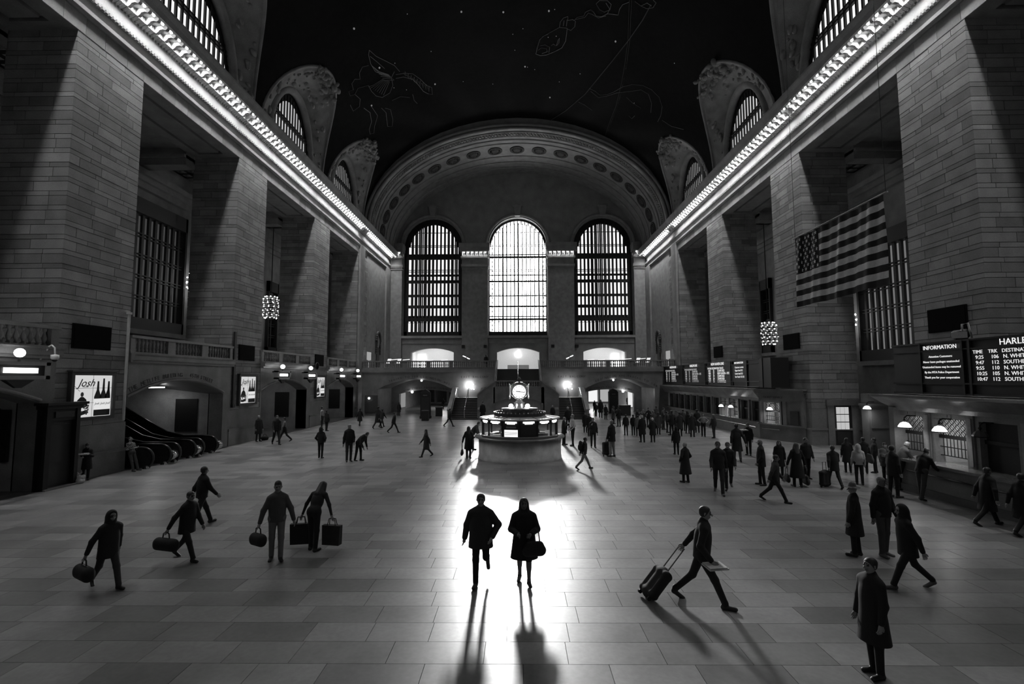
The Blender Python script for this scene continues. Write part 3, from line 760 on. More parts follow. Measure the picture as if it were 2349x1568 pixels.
# ================================================================ TRACK GATE SIGNS, posters, screens, conduit on the left
def track_sign(y, label):
    S = empty('track_sign', (XF + .75, y, 4.2)); tag(S, label, 'sign', 'hanging track gate signs')
    fr = MB()
    for q in ((-1.0, -.84, 0, .62), (.84, 1.0, 0, .62), (-1, 1, 0, .13), (-1, 1, .5, .62)): fr.box(-.16, .16, q[0], q[1], q[2], q[3])
    obj('frame', fr, gray(.3, .45, .5), S)
    obj('panel', MB().box(-.1, .1, -.84, .84, .13, .5), BLACK, S)
    obj('lit_number', MB().box(.1, .15, -.6, .55, .22, .4), emit(4), S)
    obj('bracket', MB().hexa([(-.1, -.5, -.02), (.1, -.5, -.02), (.1, .5, -.02), (-.1, .5, -.02)], [(-.05, -.1, -.3), (.05, -.1, -.3), (.05, .1, -.3), (-.05, .1, -.3)]), IRON, S)
    obj('wall_arm', MB().bar((-.75, 0, .55), (0, 0, .55), .08), IRON, S); obj('lamp_stem', MB().bar((0, 0, .6), (0, 0, .8), .06), IRON, S)
    obj('lamp_globe', MB().ball((0, 0, .93), .16, 12), emit(9), S, smooth=True)
for i, y in enumerate((35.8, 40.7, 47.8, 52.7)):
    track_sign(y, ['lit track sign on the gate arch, next to the escalator side pier', 'lit track sign on the gate arch, beside the round black loudspeaker', 'lit track sign past the middle poster pier', 'lit track sign nearest the end balcony'][i])
track_sign(16.75, 'lit track sign on the arch above the bronze door')
sp = empty('loudspeaker', (XF + .4, 42.0, 5.35)); tag(sp, 'round black loudspeaker on the balcony ledge above a track sign', 'loudspeaker')
obj('horn', MB().lathe([(.05, 0), (.1, .1), (.32, .3), (.32, .36), (.28, .36)], 16), BLACK, sp, rz=(0, PI / 2, 0), smooth=True); obj('mount', MB().box(-.35, .1, -.05, .05, -.05, .05), BLACK, sp)
for y in (37.6, 33.0 + 5.8, 46.2, 49.95):
    pass
def screen(sx, y, z, label, w_=1.85, h=1.03):
    S = empty('wall_screen', (sx * (XW + .01), y, z)); tag(S, label, 'screen', 'dark display screens on the piers')
    obj('bezel', MB().box(-.09, .09, -w_ / 2, w_ / 2, 0, h), gray(.004, .9, 0, .1), S)
    obj('display', MB().box(min(0, -sx * .1), max(0, -sx * .1), -w_ / 2 + .05, w_ / 2 - .05, .05, h - .05), gray(.002, .9, 0, .1), S)
for i, (sx, y, z, l) in enumerate(((-1, 20.43, 5.48, 'blank dark screen above the wine poster beside the escalators'), (-1, 32.28, 5.45, 'blank dark screen above the wine poster past the escalators'), (-1, 44.2, 5.4, 'blank dark screen above the wine poster between track gates'),
                                   (1, 20.65, 6.1, 'blank dark screen above the near departure board'), (1, 32.4, 6.06, 'blank dark screen under the flag'), (1, 44.25, 6.03, 'blank dark screen above the far departure board'))): screen(sx, y, z, l)
def poster(y, label):
    S = empty('lightbox_poster', (-XW + .03, y, 2.62)); tag(S, label, 'poster', 'backlit wine posters on the piers')
    w_, h = 1.9, 1.75
    fr = MB()
    for q in ((-w_ / 2 - .14, -w_ / 2, -.14, h + .14), (w_ / 2, w_ / 2 + .14, -.14, h + .14), (-w_ / 2, w_ / 2, -.14, 0), (-w_ / 2, w_ / 2, h, h + .14)): fr.box(-.02, .16, *q)
    fr.box(-.02, .22, -w_ / 2 - .2, w_ / 2 + .2, h + .14, h + .2)
    obj('frame', fr, gray(.04, .5), S)
    pb = obj('backlit_sheet', MB().box(0, .07, -w_ / 2, w_ / 2, 0, h), emit(.62), S)
    for q in ((-.0, .012, 0, h),): obj('seam', MB().box(.07, .074, q[0], q[1], q[2], q[3]), gray(.25), pb)
    for z in (.58, 1.2): obj('seam', MB().box(.07, .073, -w_ / 2, w_ / 2, z, z + .012), gray(.25), pb)
    T0 = .076
    for by, s in ((.25, 1), (.53, 1.08), (.79, 1)):
        n = lambda u, v, t: (t, by + u, v)
        b = MB().prism([(-.17, .75), (-.17, .84), (-.06, 1.12), (-.04, 1.5 * s), (.04, 1.5 * s), (.06, 1.12), (.17 if by < .7 else .1, .84), (.17 if by < .7 else .1, .75)], n, T0, T0 + .004)
        bo = obj('printed_bottle', b, gray(.01, .5), S); obj('bottle_base', MB().prism([(-.16, .02), (-.16, .28), (.12, .28), (.12, .02)], n, T0, T0 + .004), gray(.01, .5), bo); obj('bottle_label', MB().prism([(-.17, .28), (-.17, .75), (.17 if by < .7 else .1, .75), (.17 if by < .7 else .1, .28)], n, T0, T0 + .003), emit(.75), bo)
        t_ = text('label_lettering', 'Josh', .13, gray(.25), (T0 + .004, by - .13, .5), 'L', S, shear=.4)
    text('brand_lettering', 'Josh', .46, gray(.03), (T0, -.72, 1.28), 'L', S, shear=.45)
    obj('flourish', MB().tube([(T0, -.75 + .2 * math.sin(u * .6), 1.2 - .3 * u / 3) for u in lin(-1, 1.2, 10)], .008, 4), gray(.03), S)
    text('small_lettering', 'CELLARS', .07, gray(.1), (T0, -.5, 1.24), 'L', S)
    pic = MB(); n = lambda u, v, t: (t, -.5 + u, v)
    pic.prism([(-.32, .45), (-.2, .72), (-.06, .85), (.06, .85), (.2, .74), (.3, .45), (.12, .4), (-.12, .4)], n, T0, T0 + .004); pic.prism([(-.25, .1), (-.3, .2), (.3, .3), (.32, .16), (.0, .08)], n, T0, T0 + .004)
    o = obj('printed_figure', pic, gray(.02), S)
    obj('printed_head', MB().prism([(.075 * math.cos(a), .95 + .1 * math.sin(a)) for a in lin(0, 2 * PI, 12)[:-1]], n, T0, T0 + .004), gray(.2), o)
    rr = random.Random(5); pt = MB()
    for i in range(60):
        u, v = rr.uniform(-.3, .33), rr.uniform(.12, .5); s = rr.uniform(.012, .035); pt.prism([(u - s, v - s), (u + s, v - s), (u + s, v + s), (u - s, v + s)], n, T0 + .005, T0 + .006)
    q = obj('printed_fruit', pt, gray(.3), o); q['kind'] = 'stuff'
for y, l in ((20.55, 'backlit wine bottle poster beside the escalators'), (32.45, 'backlit wine bottle poster past the escalators'), (44.45, 'backlit wine bottle poster between the track gates')): poster(y, l)
for y, l in ((22.2, 'pale vertical conduit on the pier edge beside the escalators'), ):
    tag(obj('conduit', MB().tube([(0, 0, 0), (0, 0, 4.95)], .06, 8).box(-.08, .08, -.08, .08, 4.9, 5.0), gray(.55, .5), None, (-XW + .1, y + .05, 2.33)), l, 'conduit')
tag(obj('conduit', MB().box(-.06, .06, -.1, .1, 0, 4.85).box(-.1, .1, -.13, .13, 0, .2), gray(.02, .6), None, (-XW + .06, 30.85, 2.4)), 'dark vertical conduit on the pier edge past the escalators', 'conduit')
# security camera and dome beside the nearest track sign
sc_ = empty('security_camera', (XF + .45, 18.2, 4.95)); tag(sc_, 'small white dome camera on a bent arm above the bronze door', 'camera')
obj('arm', MB().tube([(-.4, 0, .0), (-.1, 0, .5), (0, 0, .55), (.12, 0, .45), (.15, 0, .2)], .03, 6), WHITE, sc_, smooth=True); obj('housing', MB().lathe([(.0, .2), (.13, .18), (.13, .05), (.09, .0)], 12, (.15, 0, 0)), WHITE, sc_, smooth=True); obj('dome', MB().ball((.15, 0, 0), .09, 10), BLACK, sc_, smooth=True)
# bronze door on the first pier, left
D = empty('door_1', (-XW + .16, 19.0, 0)); struct(D, 'dark bronze door frame with a black glass door below the wine poster')
obj('frame', MB().box(-.1, .3, -.75, -.55, 0, 3.05).box(-.1, .3, .5, .66, 0, 3.05).box(-.1, .34, -.8, .72, 3.05, 3.2).box(-.1, .46, -.9, .85, 3.2, 3.3).box(-.1, .25, -.55, .5, 2.6, 3.05), BRONZE, D)
obj('door_leaf', MB().box(0, .12, -.55, .5, 0, 2.6), gray(.03, .5, .3), D); obj('glass', MB().box(.12, .15, -.4, .4, 1.0, 2.45), BLACK, D); obj('sign_plate', MB().box(.25, .29, -.4, .4, 2.72, 2.95), BLACK, D)
obj('threshold', MB().box(-.05, .4, -.75, .66, 0, .06), MARB, D)
tag(obj('notice_board', MB().box(0, .9, -.06, .06, 0, 1.95).box(.04, .86, -.08, -.05, .05, 1.9), gray(.008, .5), None, (XF - 1.9, 18.24, 1.1)), 'black notice board on the pale jamb left of the bronze door', 'board')

# ================================================================ CHANDELIERS
def chandelier(x, y, z, label):
    C = empty('chandelier', (x, y, z)); tag(C, label, 'chandelier', 'globe chandeliers of bare bulbs')
    b = MB().ball((0, 0, 0), .05, 8).mesh('bulb', True); b.materials.append(emit(9))
    rings = [(-.98, .45, 9), (-.72, .68, 11), (-.36, .8, 12), (0, .84, 13), (.36, .8, 12), (.72, .68, 11), (.98, .45, 9)]
    fr = MB()
    for zz, r_, n in rings:
        fr.tube([(r_ * math.cos(a), r_ * math.sin(a), zz) for a in lin(0, 2 * PI, 16)[:-1]], .035, 5, closed=True)
        for j in range(n):
            a = 2 * PI * (j + .3) / n; link('bulb', b, C, ((r_ + .07) * math.cos(a), (r_ + .07) * math.sin(a), zz))
    for j in range(8):
        a = 2 * PI * j / 8; fr.tube([(r_ * math.cos(a), r_ * math.sin(a), zz) for zz, r_, n in rings], .03, 5)
    obj('frame', fr, gray(.35, .35, .8), C, smooth=True)
    obj('cap', MB().lathe([(.0, 1.35), (.12, 1.3), (.2, 1.15), (.45, 1.0)], 14).lathe([(.4, -1.0), (.25, -1.1), (0, -1.15)], 14), gray(.4, .3, .8), C, smooth=True)
    obj('chain', MB().tube([(0, 0, 1.3), (0, 0, 19 - z)], .04, 6), IRON, C)
chandelier(-22.9, 44.2, 10.84, 'globe chandelier of bare bulbs hanging between the left piers past the escalators')
chandelier(22.85, 44.2, 8.2, 'globe chandelier of bare bulbs hanging above the canted ticket window')
chandelier(-23.2, 34.75, 11.2, 'globe chandelier mostly hidden behind the pier past the escalators')
chandelier(23.2, 34.75, 8.25, 'globe chandelier mostly hidden behind the pier with the glazed door')

# ================================================================ FLAG
def flag():
    L, H_ = 6.3, 3.74
    Fg = empty('flag', (15.0, 19.5, 7.91)); tag(Fg, 'huge striped flag with white stars hanging over the concourse', 'flag')
    sag = lambda u: -.05 * math.sin(PI * u) - .0
    def P(u, v, d):    # u 0..1 from fly (near) to hoist (far), v 0..1 up; facing -X and +X
        wv = .05 * math.sin(u * 23 + v * 2) * (1 - .3 * v) + .03 * math.sin(u * 61 + v * 5)
        return (wv + d, u * L, v * H_ + (sag(u) if v > .5 else .02 * math.sin(u * 9)))
    ct = .40           # canton covers the far 40 per cent, upper 7 stripes
    for i in range(13):
        v0, v1 = 1 - (i + 1) / 13, 1 - i / 13; u1 = 1 - ct * .8 if i < 7 else 1.0
        mb = MB(); us_ = lin(0, u1, 40); mb.grid(lambda u, v: P(u, v, -.006), us_, [v0, v1]); mb.grid(lambda u, v: P(u, v, .006), us_, [v0, v1])
        obj('dark_stripe' if i % 2 == 0 else 'white_stripe', mb, gray(.018, .9) if i % 2 == 0 else gray(.7, .9), Fg, smooth=True)
    mb = MB(); us_ = lin(1 - ct * .8, 1, 24); mb.grid(lambda u, v: P(u, v, -.006), us_, lin(6 / 13, 1, 3)); mb.grid(lambda u, v: P(u, v, .006), us_, lin(6 / 13, 1, 3)); obj('canton', mb, gray(.006, .9), Fg, smooth=True)
    st = MB(); pts = [(0, math.cos(-PI / 2 + PI * j / 5 ) * (.12 if j % 2 == 0 else .048), -math.sin(-PI / 2 + PI * j / 5) * (.12 if j % 2 == 0 else .048)) for j in range(10)]
    st.add(pts + [(0, 0, 0)], [(j, (j + 1) % 10, 10) for j in range(10)])
    sm = st.mesh('star'); sm.materials.append(gray(.7, .9))
    for r_ in range(9):
        n = 6 if r_ % 2 == 0 else 5
        for c in range(n):
            cu = (2 * c + (1 if n == 6 else 2)) / 12; u = 1 - ct * .8 * (1 - cu); v = 1 - (7 / 13) * (r_ + .9) / 9.8
            for d in (-.014,): link('star', sm, Fg, P(u, v, d))
    obj('top_rod', MB().tube([(0, -.25, H_ + .02), (0, L + .15, H_ + .02)], .035, 6), gray(.2, .5), Fg)
    for u in (-.15, L): obj('cable', MB().tube([(0, u, H_), (0, u, 21.2)], .012, 4), IRON, Fg)
flag()
# ================================================================ DEPARTURE BOARDS
LED = emit(.8); LEDD = emit(.4); HEADL = emit(.95)
def board(name, x, y0, y1, z0, z1, label, panels, t=.5):
    B = empty(name, (x, (y0 + y1) / 2, z0)); tag(B, label, 'departure board'); L = y1 - y0; H_ = z1 - z0
    obj('housing', MB().box(.05, t, -L / 2, L / 2, 0, H_), gray(.01, .5), B)
    fr = MB().box(-.02, .1, -L / 2, L / 2, H_ - .06, H_).box(-.02, .1, -L / 2, L / 2, .36, .42).box(-.02, .1, -L / 2, L / 2, 0, .06).box(-.02, .1, -L / 2, L / 2, H_ - .34, H_ - .3)
    obj('frame', fr, gray(.04, .35, .4), B)
    for p in panels:       # (far edge, near edge, heading, rows, header row)
        a, b = p['y0'] - (y0 + y1) / 2, p['y1'] - (y0 + y1) / 2
        P_ = obj('panel', MB().box(.0, .06, a, b, .42, H_ - .34), gray(.004, .4), B)
        obj('mullion', MB().box(-.03, .1, a - .06, a + .02, 0, H_), gray(.04, .35, .4), B)
        obj('mullion', MB().box(-.03, .1, b - .02, b + .06, 0, H_), gray(.04, .35, .4), B)
        s = p.get('s', 1.0); le = p.get('led', LED)
        text('heading', p['head'], .27 * s, p.get('hl', HEADL), (-.022, (a + b) / 2 + p.get('ho', 0), H_ - .27), 'R', P_, align='CENTER')
        for r_, row in enumerate(p['rows']):
            for off, sz, body, al in row:
                text('lettering', body, sz, le, (-.006, b - off if al == 'LEFT' else (a + b) / 2, H_ - p.get('zt', .6) - r_ * p.get('dz', .225)), 'R', P_, align=al)
    return B
info = ['Attention Customers:', 'Never leave packages unattended', 'Unattended items may be removed', 'By the MTA Police Department', 'Thank you for your cooperation']
trains = [('9:25', '106', 'N. WHITE PLAINS'), ('9:47', '112', 'SOUTHEAST'), ('9:55', '110', 'N. WHITE PLAINS'), ('10:25', '105', 'N. WHITE PLAINS'), ('10:47', '112', 'SOUTHEAST')]
# on the right wall the text runs towards the camera: far edge is its left end
def rows_R(p): return p
nb = empty
B1 = board('departure_board', 14.85, 8.5, 19.35, 3.55, 5.42, 'near black departure board headed INFORMATION over ticket windows with lit lamps', [
    dict(y0=16.35, y1=18.0, head='INFORMATION', rows=[[(0, .107, t_, 'CENTER')] for t_ in info], dz=.185, zt=.56, s=.74),
    dict(y0=10.9, y1=16.05, head='HARLEM LINE', ho=.75, s=1.0, rows=[[(.1, .16, 'TIME', 'LEFT'), (.62, .16, 'TRK', 'LEFT'), (1.05, .16, 'DESTINATION', 'LEFT')]] + [[(.18, .165, a, 'LEFT'), (.7, .165, b, 'LEFT'), (1.08, .165, c, 'LEFT')] for a, b, c in trains], dz=.175, zt=.5)])
mini = [('8:52', '25', 'STAMFORD'), ('9:04', '27', 'NEW HAVEN - RYE'), ('9:07', '19', 'STAMFORD'), ('9:34', '24', 'STAMFORD'), ('9:37', '26', 'S. NORWALK')]
def mrows(k=1.0): return [[(.3, .24, 'TM TRK DESTINATION TRACK', 'LEFT')]] + [[(.5, .27, a, 'LEFT'), (1.5, .27, b, 'LEFT'), (2.4, .27, c, 'LEFT')] for a, b, c in mini]
B2 = board('departure_board', 16.75, 33.9, 56.0, 3.52, 5.52, 'far black departure board of four lit panels over the crowded ticket windows', [
    dict(y0=49.5, y1=55.5, head='HUDSON LINE', rows=mrows(), dz=.22, led=LEDD, s=1.2), dict(y0=43.6, y1=49.2, head='HARLEM LINE', rows=mrows(), dz=.22, led=LEDD, s=1.2),
    dict(y0=38.4, y1=43.3, head='NEW HAVEN LINE', rows=mrows(), dz=.22, s=1.2), dict(y0=35.7, y1=38.1, head='INFORMATION', rows=[[(.5, .2, t_, 'LEFT')] for t_ in ('Customer service', 'Upper level 212', 'Lower level 212', 'See Track 112 212')], dz=.24, s=.8)])
obj('end_cabinet', MB().box(.0, 1.2, -11.05 - 1.6, -11.05, 0, 2.0).box(-.04, .02, -11.6, -11.5, 0, 2.0), gray(.015, .5), B2)
for y, z in ((17.0, 5.42), (17.45, 5.42)):
    pass
eq = empty('spotlight', (15.1, 16.6, 5.42)); tag(eq, 'black spotlight standing on top of the near departure board', 'spotlight')
obj('body', MB().tube([(0, -.2, .2), (0, .25, .26)], [.16, .1], 12), BLACK, eq, smooth=True); obj('yoke', MB().box(-.2, .2, -.02, .02, 0, .1).box(-.22, -.18, -.03, .03, 0, .25).box(.18, .22, -.03, .03, 0, .25), BLACK, eq)
eq = empty('security_camera', (14.7, 16.1, 5.45)); tag(eq, 'white camera clamped to the top of the near departure board', 'camera')
obj('housing', MB().box(-.25, .05, -.12, .12, .0, .2), gray(.3), eq); obj('arm', MB().tube([(0, 0, .2), (.0, .0, .45), (.2, 0, .5), (.3, 0, .0)], .03, 6), gray(.3), eq, smooth=True)

# ================================================================ TICKET LAMPS
def ticket_lamp(x, y, z, on, label, grp='ticket window lamps', nx=-1):
    T = empty('ticket_lamp', (x, y, z)); tag(T, label, 'lamp', grp)
    obj('shade', MB().lathe([(.21, .0), (.2, .05), (.13, .16), (.05, .2), (0, .2)], 8), emit(3.2) if on else gray(.08, .4), T)
    if on: obj('bulb', MB().ball((0, 0, .05), .07, 8), emit(14), T, smooth=True); area('ticket_lamp_light', (x, y, z - .03), (0, 0, -1), .3, .3, 7)
    obj('rim', MB().tube([(.21 * math.cos(a), .21 * math.sin(a), 0) for a in lin(0, 2 * PI, 12)[:-1]], .014, 4, closed=True), BRONZE, T)
    obj('arm', MB().tube([(0, 0, .2), (0, 0, .36), (-nx * .12, 0, .44), (-nx * .42, 0, .42)], .025, 6).ball((0, 0, .26), .05, 8), BRONZE, T, smooth=True)
    return T

# ================================================================ TICKET OFFICES
def ticket_bay(parent, fn, w_, lit, closed=False):
    """one window bay in local (u along, d outward, z); fn(u,d,z)->xyz"""
    def q(name, u0, u1, d0, d1, z0, z1, m): return obj(name, MB().hexa([fn(u0, d0, z0), fn(u1, d0, z0), fn(u1, d1, z0), fn(u0, d1, z0)], [fn(u0, d0, z1), fn(u1, d0, z1), fn(u1, d1, z1), fn(u0, d1, z1)]), m, parent)
    a, b = -w_ / 2, w_ / 2
    q('pilaster', a - .2, a + .02, -.3, .08, 1.15, 2.9, MARB); q('pilaster_face', a - .15, a - .03, .08, .12, 1.25, 2.8, LIMEP)
    q('jamb', a + .02, a + .14, -.3, .03, 1.15, 2.9, MARB); q('jamb', b - .14, b - .02, -.3, .03, 1.15, 2.9, MARB); q('head', a + .14, b - .14, -.3, .03, 2.72, 2.9, MARB)
    G = obj('grille_frame', MB().hexa([fn(a + .14, -.2, 2.02), fn(b - .14, -.2, 2.02), fn(b - .14, -.12, 2.02), fn(a + .14, -.12, 2.02)], [fn(a + .14, -.2, 2.14), fn(b - .14, -.2, 2.14), fn(b - .14, -.12, 2.14), fn(a + .14, -.12, 2.14)]), BRONZE, parent)
    if closed or not lit:
        q('blind', a + .14, b - .14, -.28, -.2, 1.15, 2.72, gray(.012, .6))
        return
    n = 9
    for i in range(1, n):
        u = a + .14 + (w_ - .28) * i / n; obj('grille_bar', MB().tube([fn(u, -.16, 1.42), fn(u, -.16, 2.02)], .014, 5), BRONZE, G)
    sc = MB()
    for i in range(6):
        for j in range(3):
            u = a + .14 + (w_ - .28) * (i + .5) / 6; z = 2.22 + j * .2
            sc.tube([fn(u + .085 * math.cos(t), -.16, z + .09 * math.sin(t)) for t in lin(0, 2 * PI, 8)[:-1]], .014, 4, closed=True)
            sc.tube([fn(u - .09, -.16, z - .1), fn(u + .09, -.16, z + .1)], .01, 4)
    o = obj('grille_scroll', sc, BRONZE, G); o['kind'] = 'stuff'
    for z in (1.42, 1.72): obj('grille_rail', MB().tube([fn(a + .14, -.16, z), fn(b - .14, -.16, z)], .018, 5), BRONZE, G)
    q('interior_wall', a + .02, b - .02, -1.3, -1.2, 1.0, 2.9, gray(.6, .8)); q('interior_ceiling', a + .02, b - .02, -1.2, -.3, 2.8, 2.88, gray(.6, .8)); q('interior_side', a + .02, a + .06, -1.2, -.3, 1.0, 2.85, gray(.6, .8)); q('interior_side', b - .06, b - .02, -1.2, -.3, 1.0, 2.85, gray(.6, .8))
    pm_ = parent.location; c_ = Vector(fn(0, -.75, 2.72)) + pm_; area('ticket_interior_lamp', c_, (0, 0, -1), .5, .5, 6)
    q('desk', a + .1, b - .1, -1.0, -.3, 1.0, 1.15, MARB)
def near_office():
    XO = 14.9
    O_ = empty('ticket_office', (XO, 14, 0)); tag(O_, 'marble ticket counter with two lit windows under the near departure board', 'ticket office'); O_['kind'] = 'structure'
    f = lambda u, d, z: (-d, -u, z)
    obj('counter_wall', MB().box(-.55, 3.3, -6, 5.35, 0, 1.08), MARB, O_)
    obj('counter_kick', MB().box(-.6, -.5, -6, 5.35, 0, .25), gray(.1, .6), O_)
    obj('counter_ledge', MB().box(-.68, .3, -6, 5.4, 1.08, 1.17), stone('ledge_marble', .22, 0, rough=.2, island=False), O_)
    obj('end_wall', MB().box(-.3, 3.3, 5.15, 5.4, 1.08, 3.0), MARB, O_)
    obj('entablature', MB().prism([(.2, 2.9), (-.12, 2.9), (-.2, 3.05), (-.5, 3.2), (-.8, 3.38), (-.9, 3.42), (-.9, 3.5), (3.3, 3.55), (3.3, 2.9)], lambda u, z, y: (u, y, z), -6, 5.55), stone('polished_marble', .2, 0, rough=.22, island=False), O_)
    obj('shelf_rail', MB().tube([(-.66, -6, .78), (-.66, 4.2, .78)], .03, 6), BRONZE, O_)
    for u, lit in ((18.75, 1), (17.05, 1), (15.35, 0), (13.65, 0), (11.95, 0), (10.25, 0)):
        ticket_bay(O_, lambda uu, d, z, u=u: (-d, u - 14 + uu, z), 1.5, lit)
        q = text('window_number', str(int(round((19 - u) / 1.7)) + 1), .12, BRONZE, (-.1, u - 14, 2.78), 'R', O_) if lit else None
near_office()
for y, on, l in ((18.45, 1, 'glowing lamp over the ticket window at the end of the near counter'), (16.95, 1, 'glowing lamp over the ticket window where a man leans on the counter'), (15.48, 0, 'unlit lamp over the closed ticket window')):
    ticket_lamp(14.45, y, 2.3, on, l)
ticket_lamp(20.3, 28.6, 2.33, 1, 'glowing lamp beyond the end of the near ticket counter', nx=-1)
tag(obj('ticket_kiosk', MB().box(0, 3.2, 0, .6, 0, 3.2).box(-.1, 3.3, -.1, .7, 2.5, 2.62).box(.1, 3, -.04, .0, 1.2, 2.3), MARB, None, (20.6, 28.9, 0)), 'marble partition with a lamp beside the glazed door', 'partition')

def far_office():
    XO = 16.85
    O_ = empty('ticket_office', (XO, 45, 0)); tag(O_, 'long marble ticket counter with a canted lit window under the far board', 'ticket office'); O_['kind'] = 'structure'
    Y0, Y1 = 34.1 - 45, 56.0 - 45
    obj('counter_wall', MB().box(-.1, 1.4, Y0, Y1, 0, 1.05), MARB, O_)
    obj('counter_ledge', MB().box(-.3, .3, Y0, Y1, 1.05, 1.13), stone('ledge_marble', .22, 0, rough=.2, island=False), O_)
    obj('rail', MB().tube([(-.22, Y0 + .3, .75), (-.22, Y1, .75)], .03, 6), CHROME, O_)
    prof = [(.2, 2.6), (-.05, 2.6), (-.1, 2.8), (-.3, 3.05), (-.5, 3.3), (-.55, 3.42), (.3, 3.48), (.3, 2.6)]
    obj('entablature', MB().prism(prof, lambda u, z, y: (u, y, z), Y0, Y1), stone('polished_marble', .2, 0, rough=.22, island=False), O_)
    obj('back_wall', MB().box(1.1, 1.4, Y0, Y1, 1.05, 3.5), MARB, O_)
    y = Y0 + .9; i = 0
    while y < Y1 - .8:
        fn = lambda uu, d, z, y=y: (-d + .15, y + uu, z * .93 - .02)
        lit = 1 if i in (2, 3) else 0
        ticket_bay(O_, fn, 1.45, lit); y += 1.72; i += 1
    # canted corner
    A, Bp = Vector((16.75, 34.1)), Vector((18.15, 31.1)); dv = (Bp - A); Lc = dv.length; dv.normalize(); nv = Vector((dv.y, -dv.x))
    if nv.y > 0: nv = -nv
    g = lambda u, d, z: (A.x - XO + dv.x * u + nv.x * d, A.y - 45 + dv.y * u + nv.y * d, z)
    def cq(name, u0, u1, d0, d1, z0, z1, m): return obj(name, MB().hexa([g(u0, d0, z0), g(u1, d0, z0), g(u1, d1, z0), g(u0, d1, z0)], [g(u0, d0, z1), g(u1, d0, z1), g(u1, d1, z1), g(u0, d1, z1)]), m, O_)
    cq('corner_base', 0, Lc, -.5, 0, 0, 1.0, MARB); cq('corner_ledge', -.05, Lc + .02, -.5, .1, 1.0, 1.08, stone('ledge_marble', .22, 0, rough=.2, island=False))
    cq('corner_head', 0, Lc, -.5, 0, 2.6, 3.15, MARB); cq('corner_cornice', -.1, Lc + .1, -.5, .22, 3.15, 3.32, MARB); cq('corner_cornice', -.1, Lc + .15, -.5, .3, 3.32, 3.42, stone('polished_marble', .2, 0, rough=.22, island=False))
    cq('corner_wall', 1.75, Lc, -.5, -.05, 1.0, 2.6, MARB); cq('corner_pilaster', 1.8, 2.05, -.1, .04, 1.08, 2.6, MARB); cq('corner_pilaster', Lc - .25, Lc - .02, -.1, .04, 1.08, 2.6, MARB)
    cq('wall_cabinet', 2.35, 2.9, -.1, .08, 1.15, 2.0, gray(.05, .5))
    ticket_bay(O_, lambda u, d, z: g(.98 + u, d - .02, z * .93 - .02), 1.45, 2)
    cq('corner_rail', .3, 1.6, .1, .14, .7, .76, CHROME)
    t_ = link('carved_sign', text_mesh('TICKET SERVICE', .2, gray(.05), align='CENTER'), O_, g(1.1, .012, 2.8)); t_.rotation_euler = (PI / 2, 0, math.atan2(dv.y, dv.x))
far_office()
ticket_lamp(16.62, 40.1, 1.83, 1, 'glowing lamp over the far counter, farther of a pair'); ticket_lamp(16.62, 38.3, 1.87, 1, 'glowing lamp over the far counter, beside the leaning sheet of paper')
ticket_lamp(17.0, 33.15, 2.0, 1, 'glowing lamp in front of the canted ticket window')
tag(obj('paper_notice', MB().hexa([(0, 0, 0), (.02, 0, 0), (.02, .5, .05), (0, .5, .05)], [(.1, .1, .85), (.12, .1, .85), (.12, .55, .9), (.1, .55, .9)]), WHITE, None, (16.6, 38.9, 1.13)), 'white paper notice leaning on the far ticket counter', 'notice')
# glazed door in the second pier on the right, facing the camera
Dr = empty('door_2', (20.15, PIERS[1] - .02, 0)); struct(Dr, 'dark door with nine lit glass panes in the pier')
obj('surround', MB().box(-.95, -.55, -.12, .2, 0, 2.55).box(.55, .95, -.12, .2, 0, 2.55).box(-1.0, 1.0, -.16, .2, 2.45, 2.8), MARB, Dr)
obj('frame', MB().box(-.55, .55, -.06, .1, 0, 2.45), gray(.02, .5), Dr)
for i in range(3):
    for j in range(3): obj('pane', MB().box(-.4 + i * .26, -.17 + i * .26, -.09, -.05, .98 + j * .47, 1.4 + j * .47), emit(.5), Dr)
obj('kick_panel', MB().box(-.42, .4, -.08, -.05, .15, .85), gray(.03, .5), Dr)
# ================================================================ END BALCONY, passages and shop rooms
LEDGE = stone('ledge_marble', .22, 0, rough=.2, island=False)
EBAL = empty('end_balcony', (0, YB, 0)); tag(EBAL, 'stone balcony with a long balustrade across the end of the hall', 'balcony'); EBAL['kind'] = 'structure'
PASS = [(-16.2, -7.7), (7.8, 15.7)]
def pas(u):
    for a, b in PASS:
        if a < u < b: return [(seg_arch(a, b, 3.05, 4.14)(u), 4.95)]
    if abs(u) < 2.45: return [(0, .05)]
    return [(0, 4.95)]
us = sorted(set([-18.4, 18.4, -2.45, 2.45] + [u for a, b in PASS for u in lin(a, b, 24)]))
W = MB()
for a, b in zip(us[:-1], us[1:]): slab(W, lambda u, z, t: (u, t, z), [a, b], pas, 0, .7)
obj('front_wall', W, MARB, EBAL)
for x0, x1 in ((-18.4, -2.45), (2.45, 18.4)):
    obj('fascia', MB().box(x0, x1, -.12, .4, 4.85, 4.98).box(x0, x1, -.22, .4, 4.98, 5.3).box(x0, x1, -.05, .4, 5.3, 5.45), MARB, EBAL)
    balustrade_along(EBAL, lambda u, w_, z, x0=x0: (x0 + u, .12 + w_, z), 15.95, 5.45, 6, span=.82)
obj('balcony_floor', MB().box(-18.4, -2.45, .2, 13.5, 5.1, 5.3).box(2.45, 18.4, .2, 13.5, 5.1, 5.3).box(-2.45, 2.45, .05, 13.5, 5.1, 5.3), MARB, EBAL)
